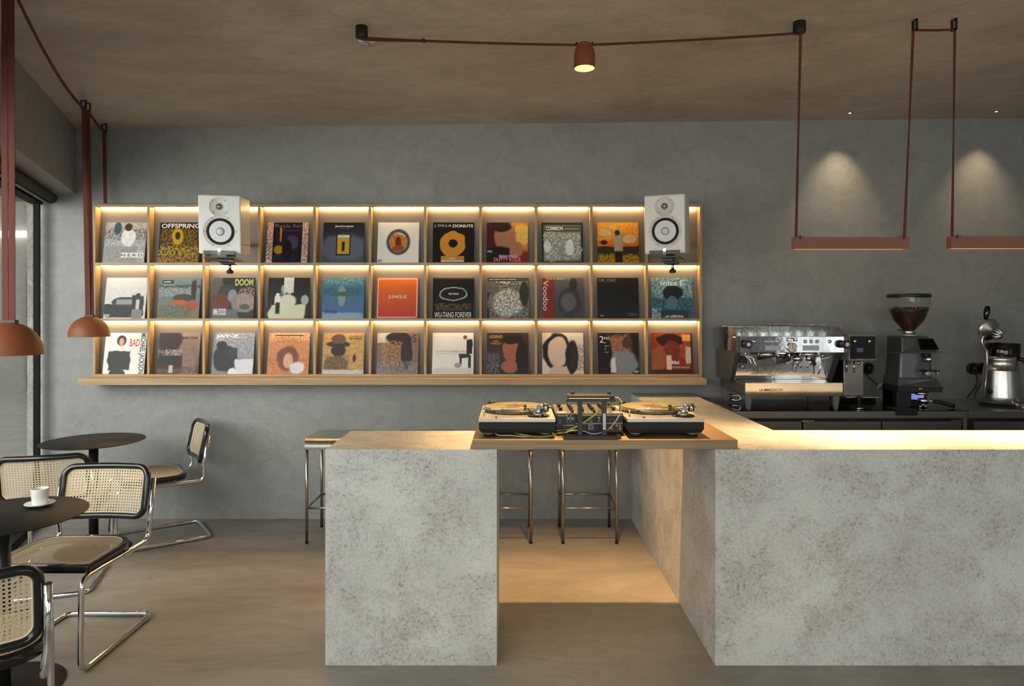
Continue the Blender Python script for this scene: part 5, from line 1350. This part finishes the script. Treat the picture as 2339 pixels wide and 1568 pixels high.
# cup rails
def rail(x0, x1):
    m = MB(); m.prism([(EF + 0.03, zu1 - 0.002), (EB - 0.01, zu1 - 0.002), (EB - 0.01, zu1 + 0.062), (EF + 0.12, zu1 + 0.062)], x0, x1, 'yz'); return m
eb('cup_rail', 'polished_steel', rail(EX0 + 0.004, EX0 + 0.012), 0.001)
eb('cup_rail', 'dark_grey', rail(EX1 - 0.012, EX1 - 0.004), 0.001)
eb('cup_rail', 'polished_steel', MB().box(EX0 + 0.012, EX1 - 0.012, EB - 0.018, EB - 0.010, zu1 - 0.002, zu1 + 0.062))
sl_ = MB()
for k in range(5):
    for j in range(2):
        y = EF + 0.14 + k * 0.075
        sl_.box(EX0 + 0.0025, EX0 + 0.0045, y, y + 0.035, zu1 + 0.018 + j * 0.022, zu1 + 0.022 + j * 0.022)
eb('rail_slots', 'black_print', sl_)

# glass cups upside down on the cup warmer
def glass_cup(label, loc, rz, big):
    t = thing('glass_cup', label, 'glass', loc, (0, 0, rz), 'glass cups on the coffee machine')
    r, h = (0.036, 0.082) if big else (0.033, 0.066)
    MB().lathe([(r, 0.0), (r * 0.99, h * 0.3), (r * 0.86, h * 0.92), (r * 0.80, h), (0.0, h)], 28, cap=False).build('bowl', 'mug_glass', t)
    MB().tube(fillet([(r * 0.92, 0, h * 0.22), (r + 0.020, 0, h * 0.25), (r + 0.018, 0, h * 0.72), (r * 0.88, 0, h * 0.75)], 0.014, 5), 0.0035, 8).build('handle', 'mug_glass', t)
    MB().lathe([(r * 0.83, h - 0.0035), (r * 0.86, h - 0.001), (r * 0.80, h + 0.0015)], 28, cap=False).build('foot_ring', 'rim_glass', t)
    return t
m_ = plain('rim_glass', (0.62, 0.60, 0.55), 0.12, 0.6)
sm = glass_cup('small clear glass cup in the group at the left of the coffee machine top', (0, 0, 0), 0, False)
bg_ = glass_cup('tall clear glass cup in the group at the right of the coffee machine top', (0, 0, 0), 0, True)
first = {False: True, True: True}
for row, y in enumerate((4.725, 4.805, 4.885, 4.965, 5.045)):
    for i in range(8):
        x = EX0 + 0.065 + i * 0.0835 + (0.012 if row % 2 else 0) + random.uniform(-0.004, 0.004)
        if x > EX1 - 0.085: continue
        big = i >= 5 or (i >= 4 and row > 2)
        lab = ('tall' if big else 'small') + ' clear glass cup, ' + ORD[i].replace('leftmost', 'first') + ' from left in the ' + ('front', 'second', 'third', 'fourth', 'rear')[row] + ' row on the coffee machine'
        src = bg_ if big else sm
        loc = (x, y + random.uniform(-0.004, 0.004), zu1 - 0.002); rz = random.uniform(-0.9, 0.6)
        if first[big]:
            src.location = loc; src.rotation_euler = (0, 0, rz); first[big] = False; src['label'] = lab
        else:
            dup(src, loc, rz, lab)

# ------------------------------------------------------------------ automatic milk steamer beside the machine
MSX = 2.300
ms = thing('milk_steamer', 'upright milk steamer with black glass screen right of the espresso machine', 'milk steamer', (MSX, 4.62, TZ))
a = at(1938.5, 763, 4.60); b = at(2003, 826, 4.60)
wb('head', 'mid_grey', ms, MB().box(a.x, b.x, 4.60, 4.86, b.z, a.z), 0.012)
a2 = at(1941, 769, 4.60); b2 = at(1998.5, 820, 4.60)
wb('screen', 'screen_black', ms, MB().box(a2.x, b2.x, 4.594, 4.602, b2.z, a2.z), 0.003)
for px in (1952, 1985):
    p = at(px, 780, 4.594); wb('knob', 'polished_steel', ms, MB().lathe([(0.0125, 0.0), (0.0125, -0.010), (0.009, -0.014), (0.0, -0.014)], 20, (p.x, 4.594, p.z), 'y'))
p = at(1964, 800, 4.594); wb('icon', 'screen_blue', ms, MB().box(p.x - 0.022, p.x + 0.022, 4.5930, 4.5942, p.z - 0.014, p.z + 0.014))
vm = MB()
for k in range(9):
    p = at(2003, 781 + k * 4.6, 4.61); vm.box(b.x - 0.001, b.x + 0.003, 4.62, 4.70, p.z - 0.002, p.z + 0.002)
wb('vent_slots', 'white_print', ms, vm)
for k, px in enumerate((1959, 1961.7, 1964.5, 1967.5, 1970)):
    p = at(px, 822, 4.594); rr_ = 0.0026 if k == 2 else 0.0019
    wb('indicator', 'white_print', ms, MB().lathe([(rr_, 0.0), (rr_, -0.0015), (0.0, -0.0015)], 8, (p.x, 4.600, p.z), 'y'))
a = at(1927, 826, 4.72); b = at(1972.5, 902, 4.72)
wb('column', 'dark_steel', ms, MB().box(a.x, b.x, 4.72, 4.90, b.z - 0.005, a.z + 0.02), 0.003)
wb('nozzle', 'chrome', ms, MB().tube([at(1951, 824, 4.66), at(1951, 851, 4.655)], 0.0065, 10).tube([at(1934, 826, 4.69), at(1934, 850, 4.69)], 0.005, 10))
wb('nozzle', 'chrome', ms, MB().tube([at(1961, 824, 4.66), at(1961, 834, 4.655)], 0.010, 12))
a = at(1928, 904, 4.66); b = at(2001, 908, 4.66)
wb('tray_plate', 'steel', ms, MB().box(a.x, b.x, 4.62, 4.90, b.z, b.z + 0.006), 0.001)
a = at(1938, 908, 4.64)
wb('base', 'black_gloss', ms, MB().box(a.x, at(2002, 0, 4.64).x, 4.65, 4.92, TZ + 0.02, b.z))
wb('foot', 'black_rubber', ms, MB().box(a.x + 0.02, at(1995, 0, 4.64).x, 4.66, 4.9, TZ, TZ + 0.02))
fm = at(1959, 0, 4.62)
tp = thing('tamper', 'small black tamper with steel foot in front of the milk steamer', 'tamper', (fm.x, 4.60, TZ))
MB().lathe([(0.0, 0.0), (0.029, 0.0), (0.030, 0.010), (0.022, 0.014), (0.010, 0.018), (0.0, 0.018)], 32).build('foot', 'chrome', tp)
MB().lathe([(0.009, 0.016), (0.012, 0.03), (0.012, 0.055), (0.019, 0.072), (0.019, 0.080), (0.010, 0.088), (0.0, 0.089)], 24).build('handle', 'black_plastic', tp)

# ------------------------------------------------------------------ coffee grinder
GY0 = 4.78
gx = at(2078, 0, GY0).x
gd = thing('coffee_grinder', 'dark grey coffee grinder with a clear hopper of beans', 'coffee grinder', (gx, GY0, TZ))
def gz(py): return at(0, py, GY0).z
def gxx(px): return at(px, 0, GY0).x
def gb(name, mat, mb, bevel=0.0, parent=None): return wb(name, mat, parent or gd, mb, bevel, gd)
hc = (gxx(2075.5), GY0, 0)
# hopper
z0_, z1_ = gz(755), gz(680)
hp = []
for (px, py) in ((2054, 755), (2058, 751), (2043, 731), (2036, 713), (2033, 697), (2032.5, 680)):
    hp.append((max(0.03, gxx(2075.5) - gxx(px)) if px != 2054 else 0.032, gz(py)))
hp[0] = (0.040, gz(756)); hp[1] = (0.052, gz(750))
hopper = gb('hopper', 'hopper_glass', MB().lathe(hp, 48, hc, cap=False))
gb('hopper_lid', 'black_plastic', MB().lathe([(hp[-1][0] + 0.004, gz(680)), (hp[-1][0] + 0.006, gz(678)), (hp[-1][0] + 0.006, gz(674)), (hp[-1][0], gz(672)), (0.0, gz(671.5))], 48, hc), 0)
bp = [(r - 0.006, z) for r, z in hp if z < gz(711)]
gb('bean_fill', 'bean', MB().lathe(bp + [(hp[-2][0] - 0.008, gz(706)), (0.06, gz(705)), (0.0, gz(704.5))], 36, hc), 0)
bn = MB()
zs = gz(704)
for k in range(240):
    # beans lying on the surface and pressed against the wall
    if k < 120:
        a = random.uniform(0, 2 * PI); r = math.sqrt(random.random()) * (hp[-2][0] - 0.012); z = zs + random.uniform(0, 0.006)
    else:
        q = random.random(); z = gz(745) + (zs - gz(745)) * q
        r = 0.05
        for i in range(len(hp) - 1):
            if hp[i][1] <= z <= hp[i + 1][1]:
                f_ = (z - hp[i][1]) / (hp[i + 1][1] - hp[i][1]); r = hp[i][0] * (1 - f_) + hp[i + 1][0] * f_ - 0.0075
        a = random.uniform(PI, 2 * PI)
    c = (hc[0] + r * math.cos(a), GY0 + r * math.sin(a), z)
    bn.lathe([(0.0, -0.003), (0.0032, -0.0015), (0.004, 0.0), (0.0032, 0.0015), (0.0, 0.003)], 7, c, cap=False, a0=a)
o = gb('beans', 'bean', bn); o['kind'] = 'stuff'
gb('collar', 'polished_steel', MB().lathe([(0.042, gz(765)), (0.042, gz(756)), (0.036, gz(754))], 32, hc))
gb('collar_ring', 'silver_paint', MB().lathe([(0.074, gz(768)), (0.074, gz(764)), (0.060, gz(763)), (0.0, gz(763))], 36, hc))
gb('lever', 'black_plastic', MB().box(hc[0] - 0.075, hc[0] - 0.03, GY0 - 0.01, GY0 + 0.01, gz(756), gz(753)))
# body: slanted head with screen turned to the right, waisted column, foot
ya, yb2 = GY0 - 0.085, GY0 + 0.11
hx0, hx1 = gxx(2043), gxx(2121)
hd_ = MB()
hd_.hexa([(hx0, ya, gz(806)), (gxx(2118), ya - 0.045, gz(806)), (gxx(2115), yb2, gz(806)), (hx0, yb2, gz(806)),
          (hx0 + 0.006, ya + 0.01, gz(768)), (gxx(2108), ya + 0.015, gz(768)), (gxx(2106), yb2, gz(767)), (hx0 + 0.006, yb2, gz(767))])
gb('head', 'dark_grey', hd_, 0.010)
q = [(gxx(2083), gz(797)), (gxx(2117.5), gz(797)), (gxx(2112), gz(773)), (gxx(2081), gz(773))]
sc_ = MB()
sc_.hexa([(q[0][0], ya - 0.046, q[0][1]), (q[1][0], ya - 0.050, q[1][1]), (q[1][0], ya - 0.030, q[1][1]), (q[0][0], ya - 0.02, q[0][1]),
          (q[3][0], ya - 0.010, q[3][1]), (q[2][0], ya - 0.012, q[2][1]), (q[2][0], ya + 0.01, q[2][1]), (q[3][0], ya + 0.01, q[3][1])])
gb('screen', 'screen_black', sc_)
col = MB()
col.hexa([(gxx(2037), ya, gz(872)), (gxx(2114), ya - 0.005, gz(872)), (gxx(2114), yb2, gz(872)), (gxx(2037), yb2, gz(872)),
          (gxx(2043), ya + 0.015, gz(800)), (gxx(2111), ya + 0.01, gz(800)), (gxx(2111), yb2, gz(800)), (gxx(2043), yb2, gz(800))])
gb('column', 'dark_grey', col, 0.02)
ft = MB()
ft.hexa([(gxx(2034), ya - 0.01, gz(880)), (gxx(2127), ya - 0.05, gz(880)), (gxx(2127), yb2, gz(880)), (gxx(2034), yb2, gz(880)),
         (gxx(2037), ya + 0.0, gz(860)), (gxx(2120), ya - 0.015, gz(862)), (gxx(2120), yb2, gz(862)), (gxx(2037), yb2, gz(858))])
gb('shoulder', 'dark_grey', ft, 0.008)
gb('band', 'black_plastic', MB().hexa([(gxx(2034), ya - 0.01, gz(892)), (gxx(2125), ya - 0.05, gz(892)), (gxx(2125), yb2, gz(892)), (gxx(2034), yb2, gz(892)), (gxx(2034), ya - 0.012, gz(880)), (gxx(2127), ya - 0.052, gz(880)), (gxx(2127), yb2, gz(880)), (gxx(2034), yb2, gz(880))]), 0.003)
p = at(2103, 888.5, ya - 0.055); text('lettering', 'zus', 'white_print', gd, (p.x - gx, ya - 0.0525 - GY0, p.z - TZ), 0.022, 0.010, (R(90), 0, R(-3)), 0.01)
gb('base', 'black_plastic', MB().box(gxx(2035), gxx(2068), ya + 0.01, yb2, TZ, gz(891)), 0.004)
gb('base', 'black_plastic', MB().box(gxx(2035), gxx(2112), ya + 0.06, yb2, TZ, gz(891)), 0.004)
fk = gb('dispensing_spout', 'polished_steel', MB().lathe([(0.022, -0.012), (0.026, 0.0), (0.026, 0.014), (0.020, 0.024)], 24, (gxx(2100), ya - 0.02, gz(821))))
gb('nozzle_cover', 'black_plastic', MB().lathe([(0.018, -0.010), (0.030, 0.0), (0.030, 0.012), (0.024, 0.02)], 20, (gxx(2098), ya - 0.005, gz(812))), 0, fk)
fo = gb('fork', 'black_metal', MB().box(gxx(2081), gxx(2119), ya - 0.055, ya - 0.048, gz(846), gz(843)).box(gxx(2083), gxx(2090), ya - 0.055, ya + 0.02, gz(846), gz(843)).box(gxx(2108), gxx(2115), ya - 0.055, ya + 0.02, gz(846), gz(843)))
gb('fork_clip', 'polished_steel', MB().box(gxx(2092), gxx(2100), ya - 0.05, ya - 0.02, gz(854), gz(845)).box(gxx(2113), gxx(2119), ya - 0.05, ya - 0.03, gz(852), gz(842)), 0.001, fo)
gb('reflection_patch', 'blue_reflection', MB().box(gxx(2070), gxx(2104), ya + 0.056, ya + 0.0605, gz(912), gz(899)))  # added glowing plate that imitates a bluish-violet reflection on the grinder
gb('tamp_ring', 'polished_steel', MB().lathe([(0.045, gz(899)), (0.047, gz(896)), (0.047, gz(893)), (0.0, gz(893))], 32, (gxx(2090), ya + 0.015, 0)))
gb('status_light', 'amber_light', MB().lathe([(0.004, 0), (0.004, -0.004), (0, -0.004)], 10, (gxx(2103), ya + 0.055, gz(902)), 'y'))
# filter holder resting at the grinder
pw = at(2109, 912, 4.66)
pfh = thing('filter_holder', 'steel filter holder with black handle lying in front of the grinder', 'filter holder', (pw.x, 4.66, TZ))
MB().lathe([(0.026, 0.030), (0.034, 0.036), (0.036, 0.046), (0.036, 0.062), (0.033, 0.064), (0.030, 0.050), (0.0, 0.046)], 32).build('basket', 'chrome', pfh)
MB().tube([(0, 0, 0.032), (0, 0, 0.012)], 0.010, 10).tube(fillet([(0, 0, 0.016), (0.02, -0.004, 0.010), (0.024, -0.004, 0.0)], 0.006), 0.006, 8).tube(fillet([(0, 0, 0.016), (-0.02, 0.004, 0.010), (-0.024, 0.004, 0.0)], 0.006), 0.006, 8).build('spout', 'chrome', pfh)
MB().tube([(0.03, -0.004, 0.050), (0.075, -0.012, 0.044)], 0.007, 10).build('neck', 'chrome', pfh)
MB().tube([(0.070, -0.012, 0.045), (0.09, -0.016, 0.042), (0.13, -0.024, 0.034), (0.17, -0.032, 0.022), (0.19, -0.036, 0.016)], 0.0145, 12).build('handle', 'black_plastic', pfh)
a = at(2051, 933, WF - 0.02); b = at(2098, 950, WF - 0.02)
tt_ = thing('tamping_mat', 'black rubber tamping mat hooked over the worktop edge in front of the grinder', 'mat', (a.x, WF, TZ))
wb('pad', 'black_rubber', tt_, MB().box(a.x, b.x, WF - 0.016, WF + 0.13, TZ, TZ + 0.010), 0.003)
wb('front_lip', 'black_rubber', tt_, MB().box(a.x, b.x, WF - 0.018, WF - 0.003, b.z, TZ + 0.008), 0.004)

# ------------------------------------------------------------------ citrus press
JY = 4.78
def jp(px, py): return at(px, py, JY)
jc = jp(2285, 920)
ju = thing('citrus_press', 'brushed steel citrus press with a raised lever and black bowl', 'juicer', (jc.x, JY, WT))
def jb(name, mat, mb, bevel=0.0, parent=None): return wb(name, mat, parent or ju, mb, bevel, ju)
s_ = JY / F
jb('base_ring', 'black_rubber', MB().lathe([(0.128, WT), (0.128, WT + 0.012)], 40, (jc.x, JY, 0)))
jb('body', 'steel_upright', MB().lathe([(0.126, WT + 0.012), (0.124, jp(0, 905).z), (0.114, jp(0, 870).z), (0.108, jp(0, 846).z), (0.1075, jp(0, 845).z), (0.1065, jp(0, 845).z), (0.100, jp(0, 826).z), (0.104, jp(0, 822).z), (0.104, jp(0, 814).z), (0.0, jp(0, 814).z)], 48, (jc.x + 0.006, JY, 0)))
jb('bowl', 'black_gloss', MB().lathe([(0.098, jp(0, 822).z), (0.101, jp(0, 812).z), (0.104, jp(0, 786).z), (0.101, jp(0, 784.5).z), (0.094, jp(0, 800).z), (0.0, jp(0, 804).z)], 48, (jp(2291, 0).x, JY, 0)))
jb('spout', 'black_gloss', MB().tube(smooth_path([jp(2305, 818) + Vector((0, -0.085, 0)), jp(2315, 822) + Vector((0, -0.10, 0)), jp(2319, 832) + Vector((0, -0.105, 0)), jp(2318, 842) + Vector((0, -0.105, 0))], 4), 0.014, 10))
tr = jb('drip_cup', 'steel', MB().lathe([(0.095, WT), (0.098, WT + 0.006), (0.098, WT + 0.036), (0.094, WT + 0.037), (0.090, WT + 0.012), (0.0, WT + 0.010)], 40, (jp(2319, 0).x, JY - 0.14, 0)))
# lever: hinge arm behind, conical press cup, handle
jb('hinge_arm', 'steel', MB().tube(smooth_path([jp(2256, 860), jp(2254, 815), jp(2252, 800), jp(2245, 790), jp(2243, 778), jp(2247, 765)], 5), 0.010, 10))
jb('back_post', 'steel_upright', MB().tube([jp(2258, 800), jp(2252, 880), jp(2248, 905)], 0.012, 10))
nd = Vector((0.12, -0.96, -0.20)).normalized()
cc_ = jp(2258, 753)
prof = [(0.078, 0.0), (0.079, 0.003), (0.064, 0.012), (0.03, 0.024), (0.008, 0.034), (0.0, 0.035)]
cone = MB(); rt = nd.to_track_quat('Z', 'Y').to_matrix()
cone.lathe([(0.0, -0.012), (0.076, -0.010), (0.078, 0.0)] + prof[1:], 40)
cone.v = [tuple(rt @ Vector(v) + cc_) for v in cone.v]
pc_ = jb('press_cup', 'steel', cone)
rm = MB()
dm = Vector((0.45, -0.85, -0.28)).normalized(); rt2 = dm.to_track_quat('Z', 'Y').to_matrix()
for k in range(10):
    a = 2 * PI * k / 10
    rm.tube([rt2 @ Vector((0.036 * math.cos(a), 0.036 * math.sin(a), 0.002)), rt2 @ Vector((0.032 * math.cos(a), 0.032 * math.sin(a), 0.022)), rt2 @ Vector((0.018 * math.cos(a), 0.018 * math.sin(a), 0.040)), rt2 @ Vector((0.003 * math.cos(a), 0.003 * math.sin(a), 0.048))], 0.008, 8)
off = cc_ + nd * 0.022 + Vector((0.030, 0, -0.022))
rm.v = [tuple(Vector(v) + off) for v in rm.v]
jb('ribbed_dome', 'polished_steel', rm, 0, pc_)
hl = MB().lathe([(0.0, 0.0), (0.010, 0.004), (0.017, 0.030), (0.0205, 0.062), (0.018, 0.088), (0.010, 0.104), (0.0, 0.108)], 24)
hr = Matrix.Rotation(R(9), 3, 'Y')
hb_ = jp(2251, 732)
hl.v = [tuple(hr @ Vector(v) + hb_) for v in hl.v]
jb('handle', 'black_gloss', hl)
jb('handle_ferrule', 'brass', MB().tube([jp(2250.5, 735), jp(2251.2, 730)], 0.010, 12))
sw = jp(2250, 893); jb('switch', 'black_plastic', MB().lathe([(0.018, 0.0), (0.018, 0.01), (0.012, 0.014), (0.0, 0.014)], 20, (sw.x - 0.012, JY - 0.05, sw.z), 'x'))

# ------------------------------------------------------------------ wall sockets and leads
for (px, py, lab) in ((1981, 842, 'round black wall socket behind the milk steamer'), (2220.5, 842, 'round black wall socket left of the citrus press, the left one of a pair'), (2241.5, 842, 'round black wall socket left of the citrus press, the right one of a pair')):
    p = at(px, py, WY)
    t = thing('wall_socket', lab, 'socket', (p.x, WY, p.z), group='round black wall sockets')
    MB().lathe([(0.046, 0.0), (0.046, -0.016), (0.043, -0.020), (0.030, -0.020), (0.028, -0.010), (0.0, -0.010)], 36, (0, 0, 0), 'y').build('plate', 'black_plastic', t)
    MB().lathe([(0.019, -0.010), (0.019, -0.038), (0.016, -0.042), (0.0, -0.042)], 24, (0, 0, 0), 'y').build('plug', 'black_plastic', t)
def lead(pts, lab, r=0.0042):
    tag(MB().tube(smooth_path(pts, 8), r, 8).build('power_lead', 'black_cable'), lab, 'cable')
lead([at(2222, 848, 5.14), at(2231, 862, 5.13), at(2230, 880, 5.14), at(2216, 900, 5.14), at(2208, 911, 5.13)], 'black power lead dropping from the left socket of the pair')
lead([at(2244, 848, 5.14), at(2245, 864, 5.13), at(2238, 880, 5.14), at(2228, 897, 5.14), at(2226, 911, 5.13)], 'black power lead dropping from the right socket of the pair')
lead([at(1981, 848, 5.14), at(1984, 860, 5.12), at(2000, 876, 5.10), at(2012, 888, 5.06), at(2035, 898, 5.0), at(2045, 903, 4.95)], 'black power lead curving from the socket behind the milk steamer to the grinder')
tag(MB().ribbon(smooth_path([at(2004, 887, 5.07), at(2008, 882, 5.06), at(2014, 878, 5.06), at(2019, 877, 5.07)], 5), (0, 0, 1), 0.014, 0.003).build('cable_tag', 'cream_paint'), 'pale paper tag on the power lead beside the grinder', 'tag')
tag(MB().tube(smooth_path([at(1606, 909, 5.16), at(1625, 910, 5.12), at(1645, 907, 5.10), at(1668, 902, 5.08), at(1690, 905, 5.06)], 8), 0.004, 8).build('power_lead', 'mid_grey'), 'grey lead lying along the wall behind the espresso machine', 'cable')
hs = smooth_path([at(1668, 911, 4.98), at(1676, 905, 4.95), at(1688, 904, 4.93), at(1692, 912, 4.92), at(1682, 915, 4.93), at(1672, 913, 4.95)], 6)
tag(MB().tube(hs, 0.009, 10).build('braided_hose', 'steel'), 'braided steel hose coiled under the espresso machine', 'hose')

finish_texts()
